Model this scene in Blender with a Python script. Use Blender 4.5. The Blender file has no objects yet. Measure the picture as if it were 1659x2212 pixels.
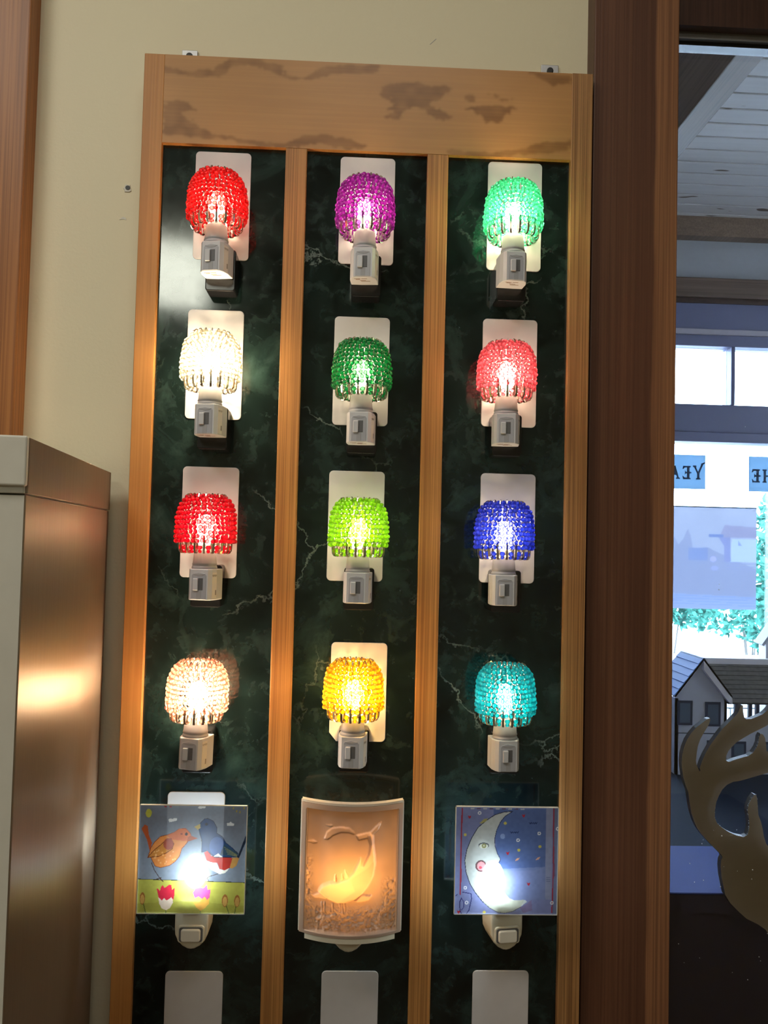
import bpy, bmesh, math, random
import numpy as np
from mathutils import Vector, Matrix

scene = bpy.context.scene
C = scene.collection
R = math.radians
rng = random.Random(7)

# ------------------------------------------------------------------ camera
EYE = 1.50                                     # camera height above the floor
cam_data = bpy.data.cameras.new('camera')
cam_data.sensor_fit = 'VERTICAL'
cam_data.sensor_height = 24.0
cam_data.lens = 24.0 * 1800.0 / 2212.0
cam_data.clip_start = 0.02
cam = bpy.data.objects.new('camera', cam_data)
C.objects.link(cam)
_r = Vector((0.99886486, -0.04077207, 0.02462986))
_u = Vector((-0.02621231, -0.03874359, 0.99890533))
_f = Vector((0.03977319, 0.99841703, 0.03976834))
cam.matrix_world = Matrix(((_r.x, _u.x, -_f.x, 0.0), (_r.y, _u.y, -_f.y, -1.05), (_r.z, _u.z, -_f.z, EYE), (0, 0, 0, 1)))
scene.camera = cam

# ------------------------------------------------------------------ sky, room lamps, exposure
world = bpy.data.worlds.new('overcast_sky')
scene.world = world
world.use_nodes = True
bg = world.node_tree.nodes['Background']
bg.inputs['Color'].default_value = (0.70, 0.82, 1.0, 1)
bg.inputs['Strength'].default_value = 22.0

def area(name, loc, target, sx, sy, power, col):
    l = bpy.data.lights.new(name, 'AREA')
    l.shape = 'RECTANGLE'; l.size = sx; l.size_y = sy; l.energy = power; l.color = col
    o = bpy.data.objects.new(name, l); C.objects.link(o)
    o.location = loc
    o.rotation_euler = (Vector(target) - Vector(loc)).to_track_quat('-Z', 'Y').to_euler()
    return o
area('ceiling_lamp_key', (-1.05, -1.15, 2.88), (-1.05, -1.15, 0), 0.55, 0.55, 17.0, (1.0, 0.95, 0.86))
area('fill_light_middle', (0.05, -1.15, 2.88), (0.05, -1.15, 0), 0.55, 0.55, 7, (1.0, 0.95, 0.87))  # unseen fill lamp, added to brighten the board and wall
area('ceiling_lamp_rear', (-0.95, -3.3, 2.95), (-0.1, 0.0, 1.5), 0.34, 0.44, 13.0, (0.97, 1.0, 0.84))

vs = scene.view_settings
vs.view_transform = 'Standard'; vs.look = 'None'; vs.gamma = 1.0; vs.use_curve_mapping = False
vs.exposure = -0.08
scene.cycles.sample_clamp_indirect = 6.0
scene.cycles.transparent_max_bounces = 16
scene.cycles.max_bounces = 8

# ------------------------------------------------------------------ helpers
def tag(o, label=None, cat=None, group=None, kind=None):
    if label: o['label'] = label
    if cat: o['category'] = cat
    if group: o['group'] = group
    if kind: o['kind'] = kind
    return o

def thing(name, label, cat, loc=(0, 0, 0), rot=(0, 0, 0), group=None):
    o = bpy.data.objects.new(name, None); C.objects.link(o)
    o.empty_display_size = 0.02
    o.location = loc; o.rotation_euler = rot
    return tag(o, label, cat, group)

def put(name, me, mat=None, parent=None):
    if mat is not None and not me.materials: me.materials.append(mat)
    o = bpy.data.objects.new(name, me); C.objects.link(o)
    if parent is not None: o.parent = parent
    return o

def mk(verts, faces, smooth=False, name='m'):
    me = bpy.data.meshes.new(name)
    me.from_pydata([tuple(v) for v in verts], [], [tuple(f) for f in faces])
    me.update()
    bm = bmesh.new(); bm.from_mesh(me)
    bmesh.ops.recalc_face_normals(bm, faces=bm.faces); bm.to_mesh(me); bm.free()
    if smooth: me.polygons.foreach_set('use_smooth', [True] * len(me.polygons))
    return me

def box_me(x0, x1, y0, y1, z0, z1, bevel=0.0, seg=2):
    bm = bmesh.new()
    bmesh.ops.create_cube(bm, size=1)
    for v in bm.verts:
        v.co = Vector(((x0 + x1) / 2 + v.co.x * (x1 - x0), (y0 + y1) / 2 + v.co.y * (y1 - y0), (z0 + z1) / 2 + v.co.z * (z1 - z0)))
    if bevel > 0:
        bmesh.ops.bevel(bm, geom=list(bm.edges), offset=bevel, segments=seg, profile=0.5, affect='EDGES')
    me = bpy.data.meshes.new('box'); bm.to_mesh(me); bm.free()
    return me

def box(name, x0, x1, y0, y1, z0, z1, mat, parent=None, bevel=0.0):
    return put(name, box_me(x0, x1, y0, y1, z0, z1, bevel), mat, parent)

def prism_me(pts, y0, y1, bevel=0.0, seg=2):
    """outline in (x, z), extruded from y0 (front) to y1 (back)"""
    bm = bmesh.new()
    a = [bm.verts.new((x, y0, z)) for x, z in pts]
    b = [bm.verts.new((x, y1, z)) for x, z in pts]
    n = len(pts)
    ff = bm.faces.new(a); bf = bm.faces.new(b[::-1])
    for i in range(n):
        bm.faces.new((a[i], b[i], b[(i + 1) % n], a[(i + 1) % n]))
    bmesh.ops.recalc_face_normals(bm, faces=bm.faces)
    if bevel > 0:
        bmesh.ops.bevel(bm, geom=list(ff.edges), offset=bevel, segments=seg, profile=0.5, affect='EDGES')
    bmesh.ops.triangulate(bm, faces=[f for f in bm.faces if len(f.verts) > 4])
    me = bpy.data.meshes.new('prism'); bm.to_mesh(me); bm.free()
    return me

def zprism_me(pts, z0, z1, bevel=0.0, seg=2):
    """outline in (x, y), extruded upward"""
    bm = bmesh.new()
    a = [bm.verts.new((x, y, z0)) for x, y in pts]
    b = [bm.verts.new((x, y, z1)) for x, y in pts]
    n = len(pts)
    lo = bm.faces.new(a); hi = bm.faces.new(b[::-1])
    for i in range(n):
        bm.faces.new((a[i], b[i], b[(i + 1) % n], a[(i + 1) % n]))
    bmesh.ops.recalc_face_normals(bm, faces=bm.faces)
    if bevel > 0:
        bmesh.ops.bevel(bm, geom=list(lo.edges) + list(hi.edges), offset=bevel, segments=seg, profile=0.5, affect='EDGES')
    me = bpy.data.meshes.new('zprism'); bm.to_mesh(me); bm.free()
    return me

def rrect(x0, x1, z0, z1, r, n=6):
    out = []
    for cx, cz, a0 in ((x1 - r, z1 - r, 0), (x0 + r, z1 - r, 90), (x0 + r, z0 + r, 180), (x1 - r, z0 + r, 270)):
        for k in range(n + 1):
            a = R(a0 + 90 * k / n)
            out.append((cx + r * math.cos(a), cz + r * math.sin(a)))
    return out

def lathe_me(prof, n=28, smooth=True):
    v, f = [], []
    for r_, z in prof:
        for k in range(n):
            a = 2 * math.pi * k / n
            v.append((r_ * math.cos(a), r_ * math.sin(a), z))
    for i in range(len(prof) - 1):
        for k in range(n):
            f.append((i * n + k, i * n + (k + 1) % n, (i + 1) * n + (k + 1) % n, (i + 1) * n + k))
    return mk(v, f, smooth)

def sphere_me(u, vv, r=1.0, smooth=True):
    bm = bmesh.new(); bmesh.ops.create_uvsphere(bm, u_segments=u, v_segments=vv, radius=r)
    me = bpy.data.meshes.new('ball'); bm.to_mesh(me); bm.free()
    if smooth: me.polygons.foreach_set('use_smooth', [True] * len(me.polygons))
    return me

def join_me(parts):
    """list of (mesh, matrix) into one mesh"""
    bm = bmesh.new()
    for me, m in parts:
        t = bmesh.new(); t.from_mesh(me); t.transform(m)
        tmp = bpy.data.meshes.new('t'); t.to_mesh(tmp); t.free()
        bm.from_mesh(tmp); bpy.data.meshes.remove(tmp)
    me = bpy.data.meshes.new('joined'); bm.to_mesh(me); bm.free()
    return me

# ------------------------------------------------------------------ materials
class N:
    def __init__(s, name):
        s.m = bpy.data.materials.new(name); s.m.use_nodes = True
        s.t = s.m.node_tree; s.t.nodes.clear()
        s.out = s.t.nodes.new('ShaderNodeOutputMaterial')
    def n(s, typ, **kw):
        nd = s.t.nodes.new('ShaderNode' + typ)
        for k, v in kw.items():
            if k.startswith('_'): setattr(nd, k[1:], v)
            else:
                key = k.replace('__', ' ')
                inp = nd.inputs[int(key[1:])] if key[0] == 'i' and key[1:].isdigit() else nd.inputs[key]
                if isinstance(v, bpy.types.NodeSocket): s.t.links.new(v, inp)
                else: inp.default_value = v
        return nd
    def ramp(s, fac, stops, interp='LINEAR'):
        nd = s.t.nodes.new('ShaderNodeValToRGB'); s.t.links.new(fac, nd.inputs[0])
        cr = nd.color_ramp; cr.interpolation = interp
        while len(cr.elements) < len(stops): cr.elements.new(0.5)
        for e, (p, c) in zip(cr.elements, stops):
            e.position = p; e.color = (*c, 1) if len(c) == 3 else c
        return nd.outputs[0]
    def mix(s, fac, a, b, typ='MIX'):
        nd = s.t.nodes.new('ShaderNodeMix'); nd.data_type = 'RGBA'; nd.blend_type = typ
        for i, v in ((0, fac), (6, a), (7, b)):
            if isinstance(v, bpy.types.NodeSocket): s.t.links.new(v, nd.inputs[i])
            else: nd.inputs[i].default_value = v if i == 0 or len(v) == 4 else (*v, 1)
        return nd.outputs[2]
    def math(s, op, a, b=0.0):
        nd = s.t.nodes.new('ShaderNodeMath'); nd.operation = op
        for i, v in ((0, a), (1, b)):
            if isinstance(v, bpy.types.NodeSocket): s.t.links.new(v, nd.inputs[i])
            else: nd.inputs[i].default_value = v
        return nd.outputs[0]
    def coord(s, scale=(1, 1, 1), rnd=0.0, loc=(0, 0, 0)):
        tc = s.n('TexCoord')
        mp = s.n('Mapping', Vector=tc.outputs['Object'], Scale=scale, Location=loc)
        v = mp.outputs[0]
        if rnd:
            oi = s.n('ObjectInfo')
            add = s.t.nodes.new('ShaderNodeVectorMath'); add.operation = 'ADD'
            s.t.links.new(v, add.inputs[0])
            cb = s.n('CombineXYZ', X=s.math('MULTIPLY', oi.outputs['Random'], rnd), Y=s.math('MULTIPLY', oi.outputs['Random'], rnd * 1.7), Z=s.math('MULTIPLY', oi.outputs['Random'], rnd * 0.6))
            s.t.links.new(cb.outputs[0], add.inputs[1]); v = add.outputs[0]
        return v
    def surf(s, sh):
        s.t.links.new(sh, s.out.inputs['Surface']); return s.m
    def pbr(s, color, rough=0.5, metal=0.0, spec=0.5, bump=None, bump_d=0.001, **kw):
        b = s.n('BsdfPrincipled', Base__Color=color if isinstance(color, bpy.types.NodeSocket) else (*color, 1), Roughness=rough, Metallic=metal)
        b.inputs['Specular IOR Level'].default_value = spec
        for k, v in kw.items(): b.inputs[k.replace('__', ' ')].default_value = v
        if bump is not None:
            bp = s.n('Bump', Height=bump, Strength=0.6, Distance=bump_d)
            s.t.links.new(bp.outputs[0], b.inputs['Normal'])
        return s.surf(b.outputs[0])

def plain(name, col, rough=0.5, metal=0.0, spec=0.5, **kw):
    """plain-coloured thing with a faint mottling"""
    a = N(name)
    nz = a.n('TexNoise', Vector=a.coord((1, 1, 1)), Scale=60.0, Detail=2.0)
    c = a.mix(nz.outputs[0], [x * 0.94 for x in col], [min(1, x * 1.05) for x in col])
    return a.pbr(c, rough, metal, spec, **kw)

def wood(name, light, dark, line, fine=(330, 330, 4.0), rough=0.42, linew=0.45, rnd=3.0, spec=0.35):
    """straight-grained timber: broad tone drift plus fine dark grain lines along z"""
    a = N(name)
    v1 = a.coord((fine[0] * 0.12, fine[1] * 0.12, fine[2] * 0.35), rnd)
    v2 = a.coord(fine, rnd)
    n1 = a.n('TexNoise', Vector=v1, Scale=1.0, Detail=3.0, Roughness=0.55)
    n2 = a.n('TexNoise', Vector=v2, Scale=1.0, Detail=2.5, Roughness=0.6)
    base = a.ramp(n1.outputs[0], [(0.3, dark), (0.7, light)])
    ln = a.ramp(n2.outputs[0], [(0.40, (1, 1, 1)), (0.58, (0, 0, 0))])
    c = a.mix(a.math('MULTIPLY', ln, linew), base, line)
    return a.pbr(c, rough, 0, spec, bump=n2.outputs[0], bump_d=0.0003)

M = {}
M['cream_wall'] = None
a = N('cream_wall_paint')
nz = a.n('TexNoise', Vector=a.coord(), Scale=220.0, Detail=3.0)
nb = a.n('TexNoise', Vector=a.coord(), Scale=2.2, Detail=3.0)
M['cream_wall'] = a.pbr(a.mix(nb.outputs[0], (0.66, 0.60, 0.425), (0.72, 0.66, 0.485)), 0.6, 0, 0.3, bump=nz.outputs[0], bump_d=0.0004)
M['room_white'] = plain('ceiling_paint', (0.60, 0.57, 0.50), 0.8)
M['floor'] = plain('brown_floor', (0.20, 0.13, 0.08), 0.5)
M['stile'] = wood('honey_fir_smooth', (0.45, 0.210, 0.058), (0.38, 0.165, 0.042), (0.24, 0.090, 0.020), (300, 300, 3), linew=0.30)
M['mullion'] = wood('honey_fir_grained', (0.44, 0.212, 0.064), (0.37, 0.165, 0.046), (0.13, 0.050, 0.013), (480, 480, 3.0), linew=0.52)
M['stile_right'] = wood('tan_fir_coarse_grain', (0.38, 0.200, 0.076), (0.31, 0.148, 0.050), (0.10, 0.042, 0.014), (520, 520, 3.0), linew=0.62)
M['post_left'] = wood('orange_fir_trim', (0.37, 0.155, 0.045), (0.28, 0.108, 0.031), (0.14, 0.045, 0.012), (260, 260, 2.2), linew=0.6)
# the wide post: dark red heartwood with a paler sapwood strip along its window edge
a = N('red_fir_post')
v2 = a.coord((330, 330, 2.0)); v1 = a.coord((26, 26, 0.8))
n1 = a.n('TexNoise', Vector=v1, Scale=1.0, Detail=3.0); n2 = a.n('TexNoise', Vector=v2, Scale=1.0, Detail=2.5, Roughness=0.6)
base = a.ramp(n1.outputs[0], [(0.3, (0.080, 0.032, 0.018)), (0.7, (0.135, 0.058, 0.030))])
sx = a.n('SeparateXYZ', Vector=a.n('TexCoord').outputs['Object'])
wob = a.n('TexNoise', Vector=a.coord((0.01, 0.01, 5.0)), Scale=1.0, Detail=2.0)
edge = a.math('ADD', sx.outputs['X'], a.math('MULTIPLY', a.math('SUBTRACT', wob.outputs[0], 0.5), 0.016))
sap = a.n('MapRange', Value=edge, i1=0.386, i2=0.390)
base = a.mix(sap.outputs[0], base, (0.26, 0.118, 0.054))
ln = a.ramp(n2.outputs[0], [(0.40, (1, 1, 1)), (0.60, (0, 0, 0))])
M['post'] = a.pbr(a.mix(a.math('MULTIPLY', ln, 0.5), base, (0.060, 0.022, 0.012)), 0.45, 0, 0.35, bump=n2.outputs[0], bump_d=0.0003)
M['dark_wood'] = wood('dark_window_wood', (0.060, 0.028, 0.020), (0.045, 0.020, 0.014), (0.02, 0.01, 0.008))
# header: pale figured plywood, figure mask stored on the mesh
a = N('figured_plywood')
at = a.n('VertexColor', _layer_name='figure')
v = a.coord((5, 200, 260)); n2 = a.n('TexNoise', Vector=v, Scale=1.0, Detail=3.0)
nb = a.n('TexNoise', Vector=a.coord((9, 9, 30)), Scale=1.0, Detail=2.0)
lightc = a.mix(nb.outputs[0], (0.355, 0.170, 0.048), (0.43, 0.225, 0.074))
lightc = a.mix(a.math('MULTIPLY', a.ramp(n2.outputs[0], [(0.45, (1, 1, 1)), (0.6, (0, 0, 0))]), 0.22), lightc, (0.30, 0.14, 0.05))
darkc = a.mix(n2.outputs[0], (0.15, 0.060, 0.010), (0.25, 0.112, 0.024))
M['plywood'] = a.pbr(a.mix(at.outputs[0], lightc, darkc), 0.4, 0, 0.4)
# marble laminate
a = N('green_marble_laminate')
v = a.coord()
n1 = a.n('TexNoise', Vector=v, Scale=11.0, Detail=7.0, Roughness=0.62, Distortion=0.8)
n3 = a.n('TexNoise', Vector=v, Scale=42.0, Detail=5.0, Roughness=0.65, Distortion=0.5)
cl = a.ramp(n1.outputs[0], [(0.36, (0.0014, 0.0034, 0.0033)), (0.52, (0.0046, 0.0110, 0.0102)), (0.72, (0.016, 0.034, 0.031))])
cl = a.mix(a.math('MULTIPLY', a.ramp(n3.outputs[0], [(0.52, (0, 0, 0)), (0.75, (1, 1, 1))]), 0.35), cl, (0.045, 0.080, 0.074))
wb = a.n('TexNoise', Vector=v, Scale=26.0, Detail=5.0, Roughness=0.65)
wadd = a.t.nodes.new('ShaderNodeVectorMath'); wadd.operation = 'MULTIPLY_ADD'
a.t.links.new(wb.outputs['Color'], wadd.inputs[0]); wadd.inputs[1].default_value = (0.055, 0.055, 0.055); a.t.links.new(v, wadd.inputs[2])
wv = a.n('TexVoronoi', Vector=wadd.outputs[0], Scale=7.5, _feature='DISTANCE_TO_EDGE')
vein = a.ramp(wv.outputs['Distance'], [(0.0, (1, 1, 1)), (0.012, (0, 0, 0))])
msk = a.n('TexNoise', Vector=a.coord(loc=(3, 1, 2)), Scale=9.0, Detail=1.0)
vm = a.math('MULTIPLY', vein, a.ramp(msk.outputs[0], [(0.58, (0, 0, 0)), (0.72, (1, 1, 1))]))
cl = a.mix(a.math('MULTIPLY', vm, 0.34), cl, (0.30, 0.38, 0.36))
M['marble'] = a.pbr(cl, a.n('MapRange', Value=n3.outputs[0], i3=0.05, i4=0.13).outputs[0], 0, 0.45)
M['plate'] = plain('white_plate_plastic', (0.52, 0.51, 0.525), 0.28)
M['white_plastic'] = plain('white_moulded_plastic', (0.56, 0.565, 0.59), 0.34)
M['neck_plastic'] = plain('pale_grey_plastic', (0.39, 0.395, 0.43), 0.38)
M['cream_plastic'] = plain('cream_moulded_plastic', (0.60, 0.56, 0.45), 0.33)
M['rocker'] = plain('ivory_rocker_plastic', (0.66, 0.63, 0.55), 0.28)
M['slot'] = plain('grey_slot_shadow', (0.10, 0.10, 0.105), 0.5)
M['groove'] = plain('grey_groove', (0.33, 0.33, 0.345), 0.5)
M['sticker'] = plain('warm_white_sticker', (0.68, 0.64, 0.58), 0.45)
M['ink'] = plain('dark_ink', (0.08, 0.06, 0.06), 0.6)
M['brown_ink'] = plain('brown_ink', (0.20, 0.10, 0.05), 0.6)
M['black_plastic'] = plain('black_glossy_plastic', (0.006, 0.006, 0.007), 0.22)
M['pin'] = plain('nickel_pin', (0.62, 0.58, 0.52), 0.22, 1.0)
M['steel'] = plain('grey_steel', (0.42, 0.42, 0.42), 0.4, 0.9)
M['dark_screw'] = plain('dark_screw', (0.03, 0.03, 0.03), 0.4, 0.6)
M['white_lam'] = plain('white_laminate', (0.56, 0.54, 0.47), 0.45)
M['lam_gap'] = plain('grey_reveal', (0.22, 0.21, 0.18), 0.6)
# brushed bronze-coloured metal laminate, brushed along z
a = N('brushed_bronze_laminate')
nz = a.n('TexNoise', Vector=a.coord((420, 420, 3)), Scale=1.0, Detail=3.0)
c = a.mix(nz.outputs[0], (0.30, 0.235, 0.175), (0.40, 0.315, 0.24))
tg = a.n('Tangent', _direction_type='RADIAL', _axis='Z')
b = a.n('BsdfPrincipled', Base__Color=c, Metallic=0.85, Roughness=0.42)
b.inputs['Anisotropic'].default_value = 0.85
b.inputs['Anisotropic Rotation'].default_value = 0.0
a.t.links.new(tg.outputs[0], b.inputs['Tangent'])
M['brushed'] = a.surf(b.outputs[0])

def bead_mat(name, col, clear=0.34):
    a = N(name)
    oi = a.n('ObjectInfo')
    c2 = a.mix(oi.outputs['Random'], [x * 0.82 for x in col], [min(1, x * 1.12) for x in col])
    tl = a.n('BsdfTranslucent', Color=c2)
    df = a.n('BsdfDiffuse', Color=c2)
    tr = a.n('BsdfTransparent', Color=a.mix(0.25, c2, (1, 1, 1)))
    gl = a.n('BsdfGlossy', Color=(1, 1, 1, 1), Roughness=0.08)
    rf = a.n('BsdfRefraction', Color=a.mix(0.35, c2, (1, 1, 1)), Roughness=0.05, IOR=1.35)
    m1 = a.n('MixShader', i0=0.20, i1=tl.outputs[0], i2=df.outputs[0])
    m2 = a.n('MixShader', i0=0.25, i1=tr.outputs[0], i2=rf.outputs[0])
    m3 = a.n('MixShader', i0=clear * 1.45, i1=m1.outputs[0], i2=m2.outputs[0])
    fr = a.n('Fresnel', IOR=1.5)
    m4 = a.n('MixShader', i0=fr.outputs[0], i1=m3.outputs[0], i2=gl.outputs[0])
    return a.surf(m4.outputs[0])

def emit_mat(name, col, strength):
    a = N(name)
    return a.surf(a.n('Emission', Color=(*col, 1), Strength=strength).outputs[0])

def glass_mat(name, tint, rough=0.02):
    a = N(name)
    tr = a.n('BsdfTransparent', Color=(*tint, 1))
    gl = a.n('BsdfGlossy', Color=(1, 1, 1, 1), Roughness=rough)
    fr = a.n('Fresnel', IOR=1.35)
    return a.surf(a.n('MixShader', i0=fr.outputs[0], i1=tr.outputs[0], i2=gl.outputs[0]).outputs[0])

def print_mat(name, translucent=0.35, clear=0.06, gloss=0.3):
    """translucent printed sheet; the print itself is stored on the mesh"""
    a = N(name)
    at = a.n('VertexColor', _layer_name='print')
    c = at.outputs[0]
    df = a.n('BsdfDiffuse', Color=c); tl = a.n('BsdfTranslucent', Color=c)
    tr = a.n('BsdfTransparent', Color=a.mix(0.6, c, (1, 1, 1)))
    gl = a.n('BsdfGlossy', Color=(1, 1, 1, 1), Roughness=gloss)
    m = a.n('MixShader', i0=translucent, i1=df.outputs[0], i2=tl.outputs[0])
    m = a.n('MixShader', i0=clear, i1=m.outputs[0], i2=tr.outputs[0])
    m = a.n('MixShader', i0=a.n('Fresnel', IOR=1.45).outputs[0], i1=m.outputs[0], i2=gl.outputs[0])
    return a.surf(m.outputs[0])

# ------------------------------------------------------------------ print raster (numpy canvas -> colour on a grid mesh)
class Canvas:
    def __init__(s, w, h, x0, x1, y0, y1, bgcol):
        s.w, s.h = w, h
        gx, gy = np.meshgrid(np.linspace(x0, x1, w), np.linspace(y0, y1, h))
        s.x, s.y = gx, gy
        s.px = (x1 - x0) / w
        s.c = np.zeros((h, w, 3)) + np.array(bgcol)
        s.rs = np.random.RandomState(5)
    def inside(s, pts):
        m = np.zeros(s.x.shape, bool); n = len(pts)
        for i in range(n):
            (xa, ya), (xb, yb) = pts[i], pts[(i + 1) % n]
            if ya == yb: continue
            cond = ((ya > s.y) != (yb > s.y)) & (s.x < (xb - xa) * (s.y - ya) / (yb - ya) + xa)
            m ^= cond
        return m
    def fill(s, m, col, a=1.0):
        m = m.astype(float)[..., None] * a
        s.c = s.c * (1 - m) + np.array(col) * m
    def poly(s, pts, col, a=1.0): s.fill(s.inside(pts), col, a)
    def ell(s, cx, cy, rx, ry, col, a=1.0): s.fill(((s.x - cx) / rx) ** 2 + ((s.y - cy) / ry) ** 2 < 1, col, a)
    def ring(s, cx, cy, r, w, col, a=1.0):
        d = np.hypot(s.x - cx, s.y - cy); s.fill(np.abs(d - r) < w, col, a)
    def line(s, pts, w, col, a=1.0):
        m = np.zeros(s.x.shape, bool)
        for (xa, ya), (xb, yb) in zip(pts[:-1], pts[1:]):
            L2 = (xb - xa) ** 2 + (yb - ya) ** 2 + 1e-9
            t = np.clip(((s.x - xa) * (xb - xa) + (s.y - ya) * (yb - ya)) / L2, 0, 1)
            m |= np.hypot(s.x - xa - t * (xb - xa), s.y - ya - t * (yb - ya)) < w
        s.fill(m, col, a)
    def noise(s, cell, amp):
        f = smooth_noise(s.rs, s.w, s.h, cell)
        s.c = np.clip(s.c * (1 + amp * (f[..., None] - 0.5) * 2), 0, 1)

def smooth_noise(rs, w, h, cell):
    gw, gh = int(w / cell) + 3, int(h / cell) + 3
    g = rs.rand(gh, gw)
    xx = np.arange(w) / cell; yy = np.arange(h) / cell
    xi, yi = xx.astype(int), yy.astype(int); fx, fy = xx - xi, yy - yi
    fx = fx * fx * (3 - 2 * fx); fy = fy * fy * (3 - 2 * fy)
    a_ = g[np.ix_(yi, xi)]; b_ = g[np.ix_(yi, xi + 1)]; c_ = g[np.ix_(yi + 1, xi)]; d_ = g[np.ix_(yi + 1, xi + 1)]
    return (a_ * (1 - fx) + b_ * fx) * (1 - fy)[:, None] + (c_ * (1 - fx) + d_ * fx) * fy[:, None]

def grid_me(w, h, pos, layer, cols, smooth=False):
    """pos: (h, w, 3) array; cols: (h, w, 3) linear colour per vertex"""
    me = bpy.data.meshes.new('grid')
    i = np.arange(h * w).reshape(h, w)
    q = np.stack([i[1:, :-1], i[1:, 1:], i[:-1, 1:], i[:-1, :-1]], -1).reshape(-1, 4)
    me.vertices.add(h * w); me.vertices.foreach_set('co', pos.reshape(-1).astype(np.float32))
    nf = len(q)
    me.loops.add(nf * 4); me.loops.foreach_set('vertex_index', q.reshape(-1).astype(np.int32))
    me.polygons.add(nf); me.polygons.foreach_set('loop_start', (np.arange(nf) * 4).astype(np.int32))
    if smooth: me.polygons.foreach_set('use_smooth', np.ones(nf, bool))
    me.update(calc_edges=True); me.validate()
    at = me.color_attributes.new(layer, 'FLOAT_COLOR', 'POINT')
    rgba = np.ones((h * w, 4), np.float32); rgba[:, :3] = cols.reshape(-1, 3)
    at.data.foreach_set('color', rgba.reshape(-1))
    return me

def lin(r, g, b):
    f = lambda c: ((c / 255 + 0.055) / 1.055) ** 2.4 if c > 10 else c / 255 / 12.92
    return (f(r), f(g), f(b))

# ================================================================== THE SETTING
WY = 0.045                                             # wall surface behind the board
def st(name, *a, **k): return tag(box(name, *a, **k), kind='structure')

wall = bpy.data.objects.new('wall_back', None); C.objects.link(wall); tag(wall, kind='structure')
box('wall_panel', -2.4, 0.41, WY, WY + 0.12, 0.0, 3.05, M['cream_wall'], wall)
box('wall_panel', 0.41, 1.75, WY, WY + 0.12, 2.30, 3.05, M['cream_wall'], wall)
box('wall_panel', 0.41, 1.75, WY, WY + 0.12, 0.0, 0.72, M['cream_wall'], wall)
box('wall_panel', 1.75, 2.4, WY, WY + 0.12, 0.0, 3.05, M['cream_wall'], wall)
# an old anchor hole with torn paint, its filler smear and two pencil ticks
pts = []
for k in range(14):
    a_ = 2 * math.pi * k / 14; r_ = 0.0062 * (0.7 + 0.5 * rng.random())
    pts.append((-0.3058 + r_ * math.cos(a_) * 0.9, 1.9613 + r_ * math.sin(a_)))
put('torn_paint', prism_me(pts, WY - 0.0012, WY + 0.001, 0.0005), M['white_lam'], wall)
put('anchor_hole', prism_me([(-0.3048 + 0.0032 * math.cos(t), 1.9622 + 0.0030 * math.sin(t)) for t in np.linspace(0, 2 * math.pi, 12, endpoint=False)], WY - 0.0018, WY + 0.001), M['dark_screw'], wall)
put('filler_smear', prism_me([(-0.3145, 1.9195), (-0.310, 1.9235), (-0.3062, 1.9222), (-0.3055, 1.9190), (-0.309, 1.9205)], WY - 0.0005, WY + 0.001), M['white_lam'], wall)
put('pencil_tick', prism_me([(0.0898, 2.1760), (0.0903, 2.1758), (0.0985, 2.1838), (0.0980, 2.1842)], WY - 0.0003, WY + 0.001), M['groove'], wall)

st('floor', -2.4, 2.4, -4.0, WY + 0.12, -0.1, 0.0, mat=M['floor'])
st('ceiling', -2.4, 2.4, -4.0, WY + 0.12, 3.05, 3.15, mat=M['room_white'])
st('wall_left', -2.5, -2.4, -4.0, WY + 0.12, 0.0, 3.05, mat=M['cream_wall'])
st('wall_right', 2.4, 2.5, -4.0, WY + 0.12, 0.0, 3.05, mat=M['cream_wall'])
st('wall_front', -2.4, 2.4, -4.1, -4.0, 0.0, 3.05, mat=M['cream_wall'])
# timber posts either side of the cream wall strip
st('trim_1', -0.62, -0.4275, 0.012, WY + 0.002, 0.0, 3.05, mat=M['post_left'], bevel=0.002)
st('trim_2', 0.305, 0.4185, 0.012, WY + 0.14, 0.0, 3.05, mat=M['post'], bevel=0.0015)

# interior window beside the post
GY = 0.060
win = bpy.data.objects.new('window_1', None); C.objects.link(win); tag(win, kind='structure')
box('window_head', 0.4185, 1.76, 0.030, 0.068, 2.2108, 2.32, M['dark_wood'], win)
box('glazing_stop', 0.4185, 1.76, 0.044, GY, 2.2015, 2.2112, M['steel'], win)
box('gasket', 0.4185, 1.76, 0.050, GY + 0.008, 2.196, 2.2018, M['black_plastic'], win)
box('gasket', 0.4180, 0.4265, 0.040, GY + 0.008, 0.75, 2.2, M['black_plastic'], win)
box('window_sill', 0.4185, 1.76, 0.02, WY + 0.14, 0.71, 0.75, M['dark_wood'], win)
box('window_jamb', 1.72, 1.76, 0.03, WY + 0.12, 0.75, 2.2108, M['dark_wood'], win)
M['glass'] = glass_mat('window_glass', (0.93, 0.96, 0.98))
box('pane', 0.4250, 1.722, GY, GY + 0.006, 0.75, 2.198, M['glass'], win)
sp = []
for k in range(34):
    x_ = rng.uniform(0.428, 0.60); z_ = rng.uniform(0.93, 1.16) if k < 26 else rng.uniform(1.2, 1.9); s_ = rng.uniform(0.0004, 0.0009)
    sp.append((sphere_me(5, 3, s_), Matrix.Translation((x_, GY - 0.0002, z_))))
M['speck'] = plain('white_dust_speck', (0.8, 0.8, 0.82), 0.4)
tag(put('dust_specks', join_me(sp), M['speck'], win), kind='stuff')

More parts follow.
